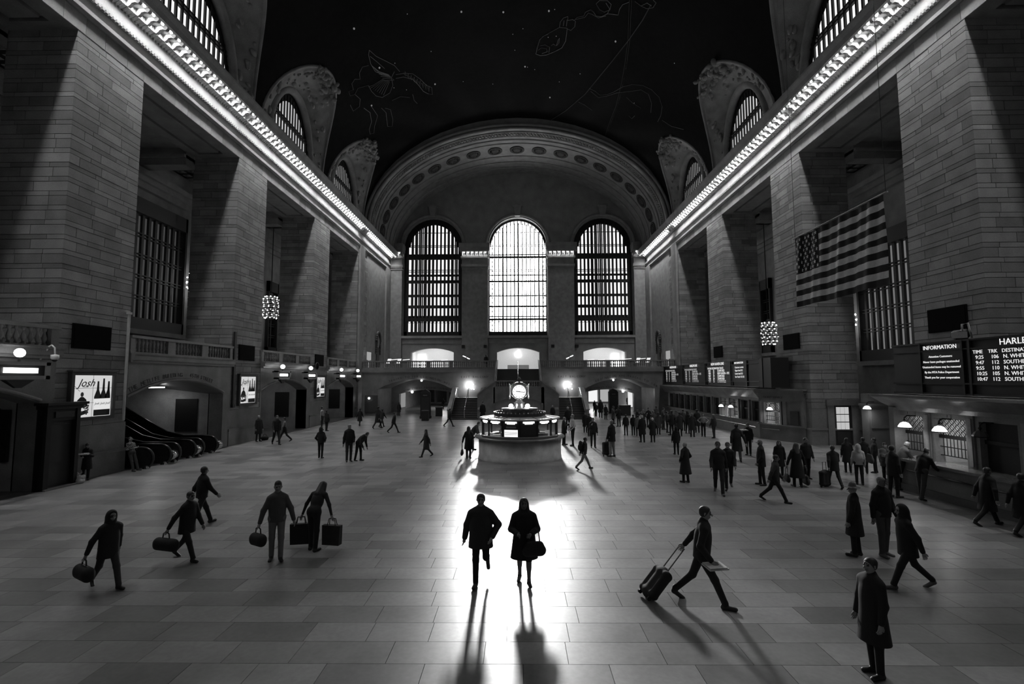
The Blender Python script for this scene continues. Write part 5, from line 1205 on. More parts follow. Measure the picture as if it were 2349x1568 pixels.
MURAL = [[(1.86,44.39,35.37),(1.97,43.41,35.36),(2.14,42.37,35.35),(2.53,41.83,35.31),(3.24,41.16,35.23),(3.81,40.59,35.15),(4.48,40.55,35.04),(4.50,41.20,35.03),(4.50,42.18,35.03),(4.24,43.16,35.08),(3.58,43.83,35.18),(2.89,44.38,35.27),(2.31,44.56,35.33),(1.86,44.39,35.37)],
 [(3.81,40.59,35.15),(3.82,39.95,35.15),(4.04,39.43,35.11),(4.40,39.18,35.05),(4.45,39.64,35.04),(4.82,39.43,34.97),(5.10,39.58,34.92),(5.11,40.21,34.91),(4.83,40.74,34.97),(4.48,40.64,35.04)],
 [(4.12,40.34,35.10),(4.13,39.71,35.10)],
 [(4.39,40.33,35.05),(4.38,39.57,35.06)],
 [(2.25,43.18,35.34),(2.67,43.02,35.30),(3.11,43.27,35.25),(3.09,44.02,35.25)],
 [(3.24,43.04,35.23),(3.43,42.81,35.21),(3.66,42.97,35.17)],
 [(3.73,42.96,35.16),(3.81,42.23,35.15),(3.92,41.91,35.13),(3.91,42.61,35.13),(3.73,42.96,35.16)],
 [(2.06,43.83,35.36),(2.33,43.48,35.33),(2.84,43.52,35.28),(2.93,43.94,35.27),(2.44,44.26,35.32)],
 [(2.14,42.47,35.35),(2.40,41.95,35.33),(2.86,41.60,35.28)],
 [(4.96,39.52,34.94),(5.17,39.12,34.90),(5.71,38.80,34.78),(5.78,38.36,34.76),(6.17,37.99,34.67),(6.44,38.15,34.59),(6.69,38.50,34.52),(7.12,38.43,34.40),(7.54,37.93,34.26),(8.37,37.71,33.97),(8.36,37.09,33.98),(8.49,36.56,33.93),(8.88,36.14,33.78)],
 [(5.07,39.37,34.92),(5.80,38.95,34.76),(6.03,38.37,34.70),(6.36,38.43,34.61),(6.90,38.64,34.46),(7.46,38.21,34.29)],
 [(6.73,37.57,34.51),(6.49,37.24,34.58),(6.72,36.81,34.51),(7.30,36.64,34.34),(7.65,36.91,34.23),(7.64,37.48,34.23),(7.27,37.86,34.35),(6.88,37.76,34.47),(6.73,37.57,34.51)],
 [(7.54,37.93,34.26),(7.62,37.40,34.24),(7.23,36.91,34.36)],
 [(9.29,35.87,33.61),(9.81,36.06,33.38),(10.28,36.07,33.15),(10.65,35.72,32.96),(10.74,35.20,32.92),(10.48,35.07,33.05)],
 [(9.81,36.06,33.38),(10.15,35.56,33.22),(10.52,35.65,33.03)],
 [(-12.45,38.72,31.90),(-12.64,39.12,31.77),(-12.77,40.18,31.68),(-12.70,41.31,31.73),(-12.32,42.14,31.99)],
 [(-12.45,38.72,31.90),(-12.18,39.76,32.08),(-11.68,40.82,32.39),(-11.15,41.91,32.69),(-10.93,42.98,32.82)],
 [(-12.58,39.37,31.81),(-12.26,40.49,32.03),(-11.97,41.62,32.21)],
 [(-11.33,42.63,32.59),(-11.75,43.16,32.35),(-11.88,44.21,32.27),(-12.36,44.94,31.96),(-13.07,44.86,31.46),(-13.45,44.13,31.17),(-13.60,43.20,31.05),(-13.60,42.26,31.05)],
 [(-12.76,40.39,31.68),(-12.44,41.58,31.91),(-11.86,42.60,32.28)],
 [(-12.71,40.75,31.72),(-12.33,41.87,31.98),(-11.83,42.71,32.30)],
 [(-12.65,41.10,31.76),(-12.21,42.16,32.06),(-11.81,42.83,32.31)],
 [(-12.59,41.46,31.80),(-12.10,42.45,32.13),(-11.78,42.94,32.33)],
 [(-12.53,41.83,31.84),(-11.98,42.75,32.20),(-11.75,43.06,32.34)],
 [(-12.47,42.20,31.88),(-11.86,43.05,32.28),(-11.73,43.18,32.36)],
 [(-12.41,42.58,31.92),(-11.74,43.35,32.35),(-11.70,43.30,32.38)],
 [(-12.35,42.97,31.96),(-11.62,43.65,32.42),(-11.67,43.41,32.39)],
 [(-13.65,42.43,31.01),(-13.29,42.64,31.29),(-12.41,42.72,31.93)],
 [(-13.55,42.74,31.09),(-13.17,42.84,31.39),(-12.35,42.83,31.96)],
 [(-13.45,43.06,31.17),(-13.05,43.03,31.48),(-12.30,42.93,32.00)],
 [(-13.34,43.38,31.25),(-12.92,43.23,31.57),(-12.24,43.04,32.04)],
 [(-13.24,43.71,31.33),(-12.79,43.43,31.66),(-12.19,43.14,32.07)],
 [(-13.13,44.04,31.41),(-12.66,43.62,31.76),(-12.13,43.25,32.11)],
 [(-13.02,44.37,31.49),(-12.53,43.82,31.85),(-12.07,43.35,32.15)],
 [(-12.91,44.70,31.58),(-12.39,44.01,31.94),(-12.01,43.46,32.18)],
 [(-11.31,43.10,32.60),(-10.55,43.51,33.01),(-9.96,44.08,33.31),(-9.47,45.25,33.53),(-9.11,46.49,33.68),(-8.69,47.15,33.85),(-8.81,48.27,33.80),(-9.21,47.86,33.64),(-9.55,47.21,33.49),(-9.78,46.02,33.39),(-10.11,44.79,33.23),(-10.79,43.90,32.89),(-11.43,43.57,32.54)],
 [(-10.68,43.41,32.95),(-10.58,43.95,33.00),(-10.51,43.32,33.04)],
 [(-10.48,43.82,33.05),(-10.41,44.39,33.09),(-10.32,43.74,33.13)],
 [(-10.28,44.23,33.15),(-10.23,44.84,33.18),(-10.12,44.16,33.23)],
 [(-10.08,44.64,33.25),(-10.05,45.30,33.26),(-9.93,44.59,33.32)],
 [(-9.88,45.06,33.34),(-9.86,45.76,33.35),(-9.72,45.03,33.42)],
 [(-9.67,45.48,33.44),(-9.67,46.23,33.44),(-9.51,45.47,33.51)],
 [(-9.45,45.91,33.54),(-9.47,46.70,33.53),(-9.30,45.91,33.60)],
 [(-9.23,46.33,33.63),(-9.27,47.18,33.62),(-9.08,46.36,33.69)],
 [(-9.01,46.77,33.72),(-9.06,47.67,33.70),(-8.86,46.81,33.78)],
 [(-10.58,46.92,33.00),(-10.64,47.95,32.97),(-10.47,48.65,33.06)],
 [(-12.96,40.18,31.54),(-13.40,39.89,31.21),(-13.78,40.26,30.90),(-13.93,40.93,30.78),(-14.25,40.49,30.50),(-14.57,40.67,30.20),(-14.68,41.39,30.09),(-14.99,41.12,29.78),(-15.05,41.70,29.71),(-14.74,41.99,30.03),(-14.36,41.66,30.39),(-13.60,42.26,31.05)],
 [(-14.74,41.99,30.03),(-14.58,42.98,30.18),(-14.89,43.71,29.88),(-15.40,43.54,29.34),(-15.36,42.60,29.38)],
 [(-14.67,44.36,30.10),(-14.44,45.53,30.32),(-14.68,46.81,30.09),(-15.11,47.48,29.65),(-15.23,48.15,29.52),(-14.96,48.55,29.81),(-14.65,47.75,30.12),(-14.05,46.73,30.68),(-14.13,44.96,30.60)],
 [(-13.50,46.14,31.13),(-13.34,47.20,31.26),(-13.56,48.33,31.08),(-13.74,49.28,30.94),(-13.39,49.80,31.22),(-13.10,48.98,31.44),(-12.89,47.23,31.60),(-13.23,46.51,31.34)],
 [(-12.45,46.13,31.90),(-11.66,46.31,32.40),(-10.93,47.14,32.81)],
 [(7.54,48.23,34.26),(8.19,48.41,34.04),(8.73,48.77,33.84),(9.41,48.19,33.55),(9.89,47.45,33.34),(10.52,46.07,33.03),(11.20,45.14,32.67),(12.05,44.47,32.16),(12.87,44.33,31.61),(13.65,44.60,31.01),(14.17,45.42,30.56),(14.40,46.70,30.36),(14.41,47.82,30.35)],
 [(7.76,48.65,34.19),(8.64,49.24,33.87),(9.45,48.43,33.54),(10.18,47.36,33.20),(11.29,46.18,32.62),(12.08,45.17,32.14),(12.80,45.15,31.66),(13.33,46.06,31.26),(13.60,47.34,31.05)],
 [(6.79,51.10,34.49),(7.49,51.34,34.28),(8.40,51.87,33.96)],
 [(11.17,47.33,32.69),(11.93,47.67,32.23),(12.70,47.66,31.73)],
 [(11.98,49.92,32.20),(12.34,50.11,31.97),(12.48,49.35,31.88)],
 [(14.66,47.11,30.11),(15.45,46.76,29.28),(16.22,45.55,28.30)]]
ECLIPTIC = [(8.88,35.91,33.77),(9.22,37.67,33.64),(9.66,39.91,33.44),(10.05,42.90,33.26),(10.34,45.95,33.12),(10.54,49.55,33.02),(10.48,52.66,33.05),(10.51,55.71,33.04)]
EQUATOR = [(10.43,35.55,33.08),(10.23,37.27,33.18),(9.72,39.88,33.42),(8.92,43.18,33.76),(8.14,46.14,34.06),(7.23,49.47,34.36),(5.52,53.47,34.82),(3.78,56.35,35.16)]
STARS = [(-4.64,38.45,35.01),(-0.34,41.76,35.44),(-0.16,43.91,35.44),(0.84,46.34,35.43),(1.08,46.41,35.42),(-5.54,47.73,34.82),(-8.29,46.83,34.00),(4.44,48.31,35.05),(3.23,38.60,35.23),(8.74,40.66,33.83),(0.58,41.06,35.43),(6.35,46.36,34.62),(-12.30,41.19,32.00),(-11.88,44.62,32.27),(-10.95,45.82,32.80),(-14.09,44.84,30.64),(2.89,41.98,35.27),(3.60,41.73,35.18),(-12.78,35.89,31.67),(-8.88,37.08,33.78),(-7.85,42.14,34.16),(2.76,38.83,35.29),(1.83,46.74,35.37),(-2.53,48.97,35.31),(-1.12,39.06,35.42),(13.53,39.70,31.10),(11.99,47.53,32.20),(3.66,51.30,35.17),(-11.05,41.68,32.75)]
mu = MB()
for l_ in MURAL: mu.tube(l_, .022, 4)
tag_o = obj('painted_constellation', mu, GOLD, ceil); tag_o['kind'] = 'stuff'; tag_o['label'] = 'thin gold outlines of a winged horse, a fish and ribbons'
for nm, path, w_ in (('ecliptic_band', ECLIPTIC, .16), ('equator_line', EQUATOR, .04)):
    mb = MB()
    for a, b in zip(path[:-1], path[1:]):
        mb.bar(a, b, .03, .03)
        mb.bar((a[0] + w_, a[1], a[2] - .01), (b[0] + w_, b[1], b[2] - .01), .03, .03)
    o = obj(nm, mb, gray(.07, .8), ceil); o['kind'] = 'stuff'
stm = MB().ball((0, 0, 0), .07, 6).mesh('star', True); stm.materials.append(emit(.16))
for i, p in enumerate(STARS): link('star', stm, ceil, p, None, (.5 + .7 * (i % 3 == 0),) * 3)
# ================================================================ PEOPLE: one continuous surface per body, grown from a posed skeleton
def surfnet(Fv, Iv, org, h):
    ins = Fv < 0
    c = ins[:-1, :-1, :-1].astype(np.int8)
    offs = [(i, j, k) for i in (0, 1) for j in (0, 1) for k in (0, 1)]
    nx, ny, nz = Fv.shape; tot = np.zeros((nx - 1, ny - 1, nz - 1), np.int8)
    for i, j, k in offs: tot += ins[i:nx - 1 + i, j:ny - 1 + j, k:nz - 1 + k]
    act = (tot > 0) & (tot < 8); cells = np.argwhere(act); n = len(cells)
    if n == 0: return None
    idx = -np.ones(act.shape, np.int64); idx[act] = np.arange(n)
    val = np.stack([Fv[cells[:, 0] + i, cells[:, 1] + j, cells[:, 2] + k] for i, j, k in offs], 1)
    P = np.zeros((n, 3)); cnt = np.zeros(n); O_ = np.array(offs, float)
    for a in range(8):
        for b in range(a + 1, 8):
            d = O_[b] - O_[a]
            if abs(d).sum() != 1: continue
            v0, v1 = val[:, a], val[:, b]; m = (v0 < 0) != (v1 < 0)
            t = np.where(m, v0 / np.where(m, v0 - v1, 1), 0)
            P[m] += O_[a] + t[m, None] * d; cnt[m] += 1
    P = (cells + P / cnt[:, None]) * h + org
    mats = Iv[cells[:, 0], cells[:, 1], cells[:, 2]]
    quads = []
    for ax in range(3):
        sl0 = [slice(None)] * 3; sl1 = [slice(None)] * 3; sl0[ax] = slice(0, -1); sl1[ax] = slice(1, None)
        A, B = ins[tuple(sl0)], ins[tuple(sl1)]; e = np.argwhere(A != B)
        o1, o2 = [q for q in range(3) if q != ax]
        ok = (e[:, o1] > 0) & (e[:, o2] > 0) & (e[:, o1] < Fv.shape[o1] - 1) & (e[:, o2] < Fv.shape[o2] - 1); e = e[ok]
        d1 = np.zeros(3, int); d1[o1] = 1; d2 = np.zeros(3, int); d2[o2] = 1
        q = np.stack([idx[tuple((e - d1 - d2).T)], idx[tuple((e - d2).T)], idx[tuple(e.T)], idx[tuple((e - d1).T)]], 1)
        fl = A[tuple(e.T)] ^ (ax == 1); q[~fl] = q[~fl][:, ::-1]; quads.append(q)
    return P, np.concatenate(quads), mats
def sdf_mesh(name, prims, h, matlist):
    """prims: (mat, a, b, ra, rb, scale, k, cut)"""
    lo = np.min([np.minimum(p[1], p[2]) - max(p[3], p[4]) * np.maximum(p[5], .2) for p in prims], 0) - 3 * h
    hi = np.max([np.maximum(p[1], p[2]) + max(p[3], p[4]) * np.maximum(p[5], .2) for p in prims], 0) + 3 * h
    n = np.ceil((hi - lo) / h).astype(int) + 1
    Fv = np.full(n, 9.0, np.float32); Iv = np.zeros(n, np.int8); best = np.full(n, 9.0, np.float32)
    ax = [(lo[i] + np.arange(n[i]) * h).astype(np.float32) for i in range(3)]
    for mat, a, b, ra, rb, sc, k, cut in prims:
        r = max(ra, rb); m = k * 1.2 + 3 * h
        p0 = np.minimum(a, b) - r * sc - m; p1 = np.maximum(a, b) + r * sc + m
        i0 = np.clip(((p0 - lo) / h).astype(int), 0, n - 1); i1 = np.clip(((p1 - lo) / h).astype(int) + 2, 1, n)
        X = (ax[0][i0[0]:i1[0]][:, None, None]) / sc[0]; Y = (ax[1][i0[1]:i1[1]][None, :, None]) / sc[1]; Z = (ax[2][i0[2]:i1[2]][None, None, :]) / sc[2]
        A = a / sc; D = b / sc - A; L2 = max(float(D @ D), 1e-9)
        t = np.clip(((X - A[0]) * D[0] + (Y - A[1]) * D[1] + (Z - A[2]) * D[2]) / L2, 0, 1)
        d = np.sqrt((X - A[0] - t * D[0]) ** 2 + (Y - A[1] - t * D[1]) ** 2 + (Z - A[2] - t * D[2]) ** 2) - (ra + t * (rb - ra))
        d = (d * min(sc)).astype(np.float32)
        if cut is not None:
            nrm, off = cut
            d = np.maximum(d, (X * sc[0]) * nrm[0] + (Y * sc[1]) * nrm[1] + (Z * sc[2]) * nrm[2] - off)
        sl = tuple(slice(i0[q], i1[q]) for q in range(3))
        F0 = Fv[sl]; bb = best[sl]; w = d < bb; bb[w] = d[w]; Iv[sl][w] = mat
        hh = np.clip(.5 + .5 * (F0 - d) / max(k, 1e-4), 0, 1)
        Fv[sl] = F0 + (d - F0) * hh - k * hh * (1 - hh)
    r = surfnet(Fv, Iv, lo, h)
    if r is None: return None
    P, Q, M = r
    me = bpy.data.meshes.new(name); me.vertices.add(len(P)); me.vertices.foreach_set('co', P.astype(np.float32).ravel())
    me.loops.add(Q.size); me.loops.foreach_set('vertex_index', Q.astype(np.int32).ravel())
    me.polygons.add(len(Q)); me.polygons.foreach_set('loop_start', np.arange(0, Q.size, 4, dtype=np.int32))
    me.polygons.foreach_set('material_index', M[Q[:, 0]].astype(np.int32)); me.polygons.foreach_set('use_smooth', np.ones(len(Q), bool))
    me.update(); me.validate()
    for m_ in matlist: me.materials.append(m_)
    return me
V3 = lambda *a: np.array(a, float)
POSES = {
 'stand': dict(L=(3, 3), R=(-3, 2), aL=(4, 9, 14, 3), aR=(2, 9, 12, 3)),
 'stand2': dict(L=(-3, 4), R=(5, 6), aL=(6, 8, 30, 12), aR=(-4, 10, 10, 0), head=(20, 5)),
 'walk': dict(L=(26, 6), R=(-20, 22), aL=(-22, 8, 12, 0), aR=(24, 8, 22, 5), lean=4),
 'walk2': dict(L=(-20, 24), R=(26, 6), aL=(24, 8, 22, 5), aR=(-22, 8, 12, 0), lean=4),
 'stride': dict(L=(28, 6), R=(-22, 24), aL=(-18, 9, 10, 0), aR=(-10, 24, 8, 0), lean=7),
 'stride2': dict(L=(-22, 24), R=(28, 6), aL=(16, 9, 25, 5), aR=(-20, 24, 6, 0), lean=7),
 'trail': dict(L=(-22, 24), R=(28, 6), aL=(-34, 12, 4, 0), aR=(-8, 22, 55, 0), lean=7),
 'booth': dict(L=(3, 3), R=(-3, 2), aL=(2, 22, 6, 0), aR=(12, 12, 78, 0)),
 'pockets': dict(L=(4, 3), R=(-2, 3), aL=(-10, 22, 52, 38), aR=(-10, 22, 52, 38)),
 'parka': dict(L=(-12, 62), R=(5, 2), aL=(-8, 30, 55, 50), aR=(-16, 16, 14, 0), lean=2, drop=.0),
 'clasp': dict(L=(12, 3), R=(-10, 8), aL=(6, 14, 80, 42), aR=(8, 14, 78, 42), lean=2),
 'read': dict(L=(8, 3), R=(4, 2), aL=(20, 10, 95, 30), aR=(20, 10, 95, 30), head=(0, 28), lean=-2),
 'phone': dict(L=(3, 3), R=(-3, 2), aL=(2, 9, 14, 3), aR=(30, 8, 105, 25), head=(0, 20)),
 'hips': dict(L=(2, 2), R=(-2, 2), aL=(-16, 46, 85, 70), aR=(-16, 46, 85, 70)),
 'counter': dict(L=(4, 3), R=(-14, 6), aL=(40, 8, 40, 12), aR=(48, 6, 35, 10), lean=24, head=(0, 10)),
 'reach': dict(L=(6, 3), R=(-12, 4), aL=(50, 6, 12, 0), aR=(58, 6, 15, 5), lean=38, head=(0, -10)),
 'bend': dict(L=(6, 6), R=(-2, 4), aL=(16, 30, 6, 0), aR=(16, 30, 6, 0), lean=28, head=(0, 30)),
 'stoop': dict(L=(10, 8), R=(-6, 6), aL=(40, 6, 30, 10), aR=(44, 6, 30, 10), lean=48, head=(0, 10)),
 'leanwall': dict(L=(24, 4), R=(18, 2), aL=(6, 10, 95, 40), aR=(4, 10, 90, 40), lean=-13, head=(15, 8)),
 'carry': dict(L=(5, 3), R=(-4, 3), aL=(2, 22, 6, 0), aR=(2, 22, 6, 0)),
 'sit': dict(L=(78, 80), R=(74, 78), aL=(30, 10, 40, 12), aR=(34, 10, 40, 12), lean=8, head=(0, 15)),
}
COATS = {'jacket': (.86, .172, .18, 1), 'parka': (.72, .19, .21, 1), 'coat': (.5, .185, .25, 1), 'long': (.36, .185, .3, 1), 'shirt': None}
HANDS = {}
def checked_mat():
    m, nt, b = nmat('checked_cloth'); tc = nt.nodes.new('ShaderNodeTexCoord'); ck = nt.nodes.new('ShaderNodeTexChecker'); ck.inputs['Scale'].default_value = 22
    ck.inputs['Color1'].default_value = (.015, .015, .015, 1); ck.inputs['Color2'].default_value = (.16, .16, .16, 1)
    nt.links.new(tc.outputs['Object'], ck.inputs['Vector']); nt.links.new(ck.outputs['Color'], b.inputs['Base Color']); b.inputs['Roughness'].default_value = .9
    return m
def make_person(name, label, x, y, rot, h, pose='stand', wear='jacket', top=.02, leg=.02, head='short', z=0.0, vox=.016, detail=False, hair=.02, skin=.22, group=None, shoes=.015, scarf=None, z0=0.0, bare=False, bulk=1.0):
    ps = POSES[pose]; s = h / 1.75; lean = math.radians(ps.get('lean', 0)); hy, hp = [math.radians(q) for q in ps.get('head', (0, 0))]
    ONE = V3(1, 1, 1)
    B, C, Hh = [], [], []
    mats = [gray(top, .85), gray(leg, .85), gray(skin, .6), gray(shoes, .5), gray(hair, .6), gray(.01, .3), gray(skin * .55, .5)]
    if 'checked' in label: mats[0] = checked_mat()
    TOP, LEG, SK, SH, HA, EY, LI = range(7)
    hipz = .93
    def up(p):   # upper body leans about the hips (forward is -y)
        yy, zz = p[1], p[2] - hipz; return V3(p[0], yy * math.cos(lean) - zz * math.sin(lean), hipz + yy * math.sin(lean) + zz * math.cos(lean))
    def cap(lst, m, a, b, ra, rb, sc=None, k=.03, cut=None): lst.append((m, np.array(a, float) * s, np.array(b, float) * s, ra * s, rb * s, ONE if sc is None else V3(*sc), k * s, None if cut is None else (cut[0], cut[1] * s)))
    # legs
    feet = []
    for sd, key in ((1, 'L'), (-1, 'R')):
        a, kb = [math.radians(q) for q in ps[key]]
        hp_ = V3(sd * .088, 0, hipz - .02); kn = hp_ + .43 * V3(sd * .02, -math.sin(a), -math.cos(a)); an = kn + .41 * V3(0, -math.sin(a - kb), -math.cos(a - kb))
        feet.append((sd, hp_, kn, an, a - kb))
    low = min(f[3][2] - (.09 if f[4] > -.3 else .13) for f in feet)
    sh_z = -low
    LM = SK if bare else LEG
    for sd, hp_, kn, an, ang in feet:
        cap(B, LEG, hp_, kn, .093, .066); cap(B, LM, kn, an, .066 if not bare else .055, .054 if not bare else .038)
        if bare: cap(B, LM, kn + (an - kn) * .2 + V3(0, .015, 0), kn + (an - kn) * .45 + V3(0, .015, 0), .056, .05)
        pit = max(0., -ang) * .8; f0 = an + V3(0, .03, -.055); tdir = V3(sd * .15, -math.cos(pit), -math.sin(pit)); tdir /= np.linalg.norm(tdir)
        cap(B, SH, f0 + V3(0, 0, .0), f0 + .19 * tdir, .045, .039, (1, 1, .9), .02); cap(B, SH, an + V3(0, 0, .02), f0, .047 if not bare else .036, .042, None, .02)
    # trunk
    cap(B, LEG, (-.07, 0, .95), (.07, 0, .95), .125, .125, (1, .85, 1), .04)
    cap(B, TOP, up((0, 0, 1.02)), up((0, 0, 1.22)), .135, .15, (1, .76, 1), .05); cap(B, TOP, up((0, 0, 1.2)), up((0, .0, 1.34)), .155, .145, (1, .76, 1), .05)
    cap(B, TOP, up((-.12, 0, 1.385)), up((.12, 0, 1.385)), .066, .066, None, .05)
    for sd in (-1, 1): cap(B, TOP, up((sd * .03, .01, 1.46)), up((sd * .16, .0, 1.385)), .045, .05, None, .04)
    cap(B, SK, up((0, .01, 1.42)), up((0, -.005, 1.55)), .058, .052, None, .03)
    coat = COATS[wear]
    arms = []; hands = {}
    for sd, key in ((1, 'aL'), (-1, 'aR')):
        f_, o_, e_, i_ = [math.radians(q) for q in ps[key]]
        S = V3(sd * .178 * (1 + (bulk - 1) * .7), 0, 1.385); E_ = S + .285 * V3(sd * math.sin(o_), -math.sin(f_) * math.cos(o_), -math.cos(f_) * math.cos(o_))
        f2 = f_ + e_; W_ = E_ + .25 * V3(sd * (math.sin(o_) * .7 - math.sin(i_) * 1.0), -math.sin(f2), -math.cos(f2))
        hd = (W_ - E_) / np.linalg.norm(W_ - E_)
        S, E_, W2 = up(S), up(E_), up(W_); hd = up(W_ + hd * .1) - up(W_); hd /= np.linalg.norm(hd)
        arms.append((sd, S, E_, W2, hd)); hands[key[1]] = (W2 + hd * .1) * s
        cap(B, TOP, S, E_, .055, .045); cap(B, TOP if wear == 'shirt' else SK, E_, W2, .043, .03)
        # palm, four fingers, thumb from the side of the palm
        lat = np.cross(hd, V3(sd * 1.0, 0, 0)); lat = lat / (np.linalg.norm(lat) + 1e-6) if np.linalg.norm(lat) > .1 else V3(0, 1, 0)
        if detail:
            cap(B, SK, W2, W2 + hd * .08, .028, .034, None, .012)
            curl = np.cross(lat, hd)
            for q in range(4):
                base = W2 + hd * .1 + lat * (q - 1.5) * .021; ln = (.062, .072, .068, .052)[q]; mid = base + hd * ln * .55 + lat * (q - 1.5) * .003 - curl * .006 * sd; tip = mid + hd * ln * .4 - curl * .022 * sd
                cap(B, SK, base - hd * .03, mid, .0095, .009, None, .003); cap(B, SK, mid, tip, .009, .008, None, .003)
            tb = W2 + hd * .035 - lat * .03; cap(B, SK, tb, tb + hd * .045 - lat * .03, .013, .011, None, .004); cap(B, SK, tb + hd * .045 - lat * .03, tb + hd * .075 - lat * .03, .011, .009, None, .004)
        else:
            cap(B, SK, W2, W2 + hd * .09, .03, .036, None, .012); cap(B, SK, W2 + hd * .1, W2 + hd * .165, .03, .02, None, .01); cap(B, SK, W2 + hd * .04, W2 + hd * .09 - lat * .045, .014, .011, None, .008)
    # head
    hc = V3(0, -.02, 1.60)
    def hr(p):
        p = V3(*p); q = p - V3(0, 0, 1.52); y_, z_ = q[1], q[2]
        q = V3(q[0], y_ * math.cos(hp) - z_ * math.sin(hp), y_ * math.sin(hp) + z_ * math.cos(hp))
        q = V3(q[0] * math.cos(hy) - q[1] * math.sin(hy), q[0] * math.sin(hy) + q[1] * math.cos(hy), q[2])
        return up(q + V3(0, 0, 1.52))
    cap(B, SK, hr((0, 0, 1.615)), hr((0, .005, 1.66)), .074, .078, (1, 1.15, 1), .03); cap(B, SK, hr((0, -.035, 1.575)), hr((0, -.03, 1.6)), .046, .058, None, .03)
    cap(B, SK, hr((0, -.1, 1.635)), hr((0, -.115, 1.605)), .009, .015, None, .008)
    for sd in (-1, 1): cap(B, SK, hr((sd * .078, .005, 1.645)), hr((sd * .078, .012, 1.61)), .014, .011, None, .006)
    if detail or vox < .017:
        for sd in (-1, 1):
            cap(B, EY, hr((sd * .03, -.084, 1.64)), hr((sd * .034, -.083, 1.64)), .011, .011, None, .002); cap(B, HA, hr((sd * .018, -.092, 1.663)), hr((sd * .046, -.082, 1.665)), .006, .005, None, .003)
        cap(B, LI, hr((-.02, -.087, 1.567)), hr((.02, -.087, 1.567)), .007, .007, None, .003)
    # coat
    if coat:
        hem, rw, rh, _ = coat; hem_s = hem
        cap(C, TOP, up((0, 0, 1.05)), up((0, 0, 1.22)), .165, .17, (bulk, .8, 1), .05); cap(C, TOP, up((0, 0, 1.2)), up((0, 0, 1.36)), .172, .15, (bulk, .8, 1), .05)
        cap(C, TOP, up((-.12, 0, 1.385)), up((.12, 0, 1.385)), .08, .08, None, .06)
        for sd in (-1, 1): cap(C, TOP, up((sd * .03, .01, 1.47)), up((sd * .165, .0, 1.385)), .06, .06, None, .04)
        m1, m2 = up((0, 0, 1.08)), V3(0, -.02 * math.sin(lean), hem)
        cap(C, TOP, m1, V3(0, 0, hem - .02), rw * .98, rh, (bulk, .82, 1), .05, (V3(0, 0, -1), -(hem)))
        cap(C, TOP, up((0, .03, 1.44)), up((0, .02, 1.5)), .085, .07, None, .03)
        for sd, S, E_, W2, hd in arms: cap(C, TOP, S + V3(-sd * .012, 0, -.02), E_, .068 * bulk, .06 * bulk); cap(C, TOP, E_, W2 + hd * .0, .06 * bulk, .047 * bulk)
    # hair, hats
    if head in ('short', 'long', 'hood', 'bun'):
        cut = (np.array([0, -.82, -.57]), float(np.array([0, -.82, -.57]) @ hr((0, -.045, 1.655))))
        if head != 'hood':
            # fringe line cut along the face
            cap(Hh, 0, hr((0, .012, 1.63)), hr((0, .015, 1.668)), .083, .086, (1, 1.15, 1), .03, (cut[0], cut[1]))
        if head == 'long': cap(Hh, 0, hr((0, .035, 1.63)), up((0, .06, 1.36)), .086, .1, (1.05, .8, 1), .03, None); cap(Hh, 0, hr((-.07, -.0, 1.63)), up((-.1, -.05, 1.38)), .032, .042); cap(Hh, 0, hr((.07, -.0, 1.63)), up((.1, -.05, 1.38)), .032, .042)
        if head == 'bun': cap(Hh, 0, hr((0, .1, 1.69)), hr((0, .11, 1.7)), .045, .045)
        if head == 'hood':
            cap(Hh, 0, hr((0, .02, 1.62)), hr((0, .02, 1.675)), .1, .1, (1, 1.1, 1), .04, (np.array([0, -1., 0]), float(-hr((0, -.06, 1.65))[1]))); cap(Hh, 0, hr((0, .04, 1.6)), up((0, .03, 1.45)), .1, .12, None, .05, (np.array([0, -1., 0]), float(-hr((0, -.07, 1.6))[1])))
    elif head == 'cap':
        cap(Hh, 0, hr((0, .0, 1.675)), hr((0, .0, 1.70)), .084, .078, (1, 1.15, 1), .02, (np.array([0, 0, -1.]), -float(hr((0, 0, 1.668))[2]))); cap(Hh, 0, hr((0, -.08, 1.678)), hr((0, -.15, 1.67)), .055, .05, (1, 1, .22), .015)
    elif head == 'hat':
        cap(Hh, 0, hr((0, .0, 1.69)), hr((0, .0, 1.75)), .082, .07, (1, 1.12, 1), .02, None); cap(Hh, 0, hr((0, 0, 1.684)), hr((0, 0.001, 1.684)), .165, .165, (1, 1.1, .12), .01)
    elif head == 'bald': pass
    P = empty('person', (x, y, z0), math.radians(rot)); tag(P, label, 'person', group)
    dz = sh_z * s; cr, sr = math.cos(math.radians(rot)), math.sin(math.radians(rot))
    HANDS[label] = {q: (x + v[0] * cr - v[1] * sr, y + v[0] * sr + v[1] * cr, z0 + dz + v[2]) for q, v in list(hands.items()) + [('B', np.array(up((0, .2, 1.0))) * s)]}
    me = sdf_mesh('body', B, vox, mats); link('body', me, P, (0, 0, dz))
    if C:
        me = sdf_mesh(wear, C, vox, [mats[0]]); link({'jacket': 'jacket', 'parka': 'jacket', 'coat': 'coat', 'long': 'coat'}[wear], me, P, (0, 0, dz))
    if Hh:
        me = sdf_mesh('hair', Hh, min(vox, .014), [mats[4] if head not in ('hood',) else mats[0]]); 
        if me: link({'cap': 'cap', 'hat': 'hat', 'hood': 'hood'}.get(head, 'hair'), me, P, (0, 0, dz))
    if scarf is not None:
        sm = sdf_mesh('scarf', [(0, up((-.05, -.02, 1.47)) * s, up((.05, -.02, 1.47)) * s, .075 * s, .075 * s, V3(1, 1, .7), .03, None)], min(vox, .016), [gray(scarf, .9)]); link('scarf', sm, P, (0, 0, dz))
    return P

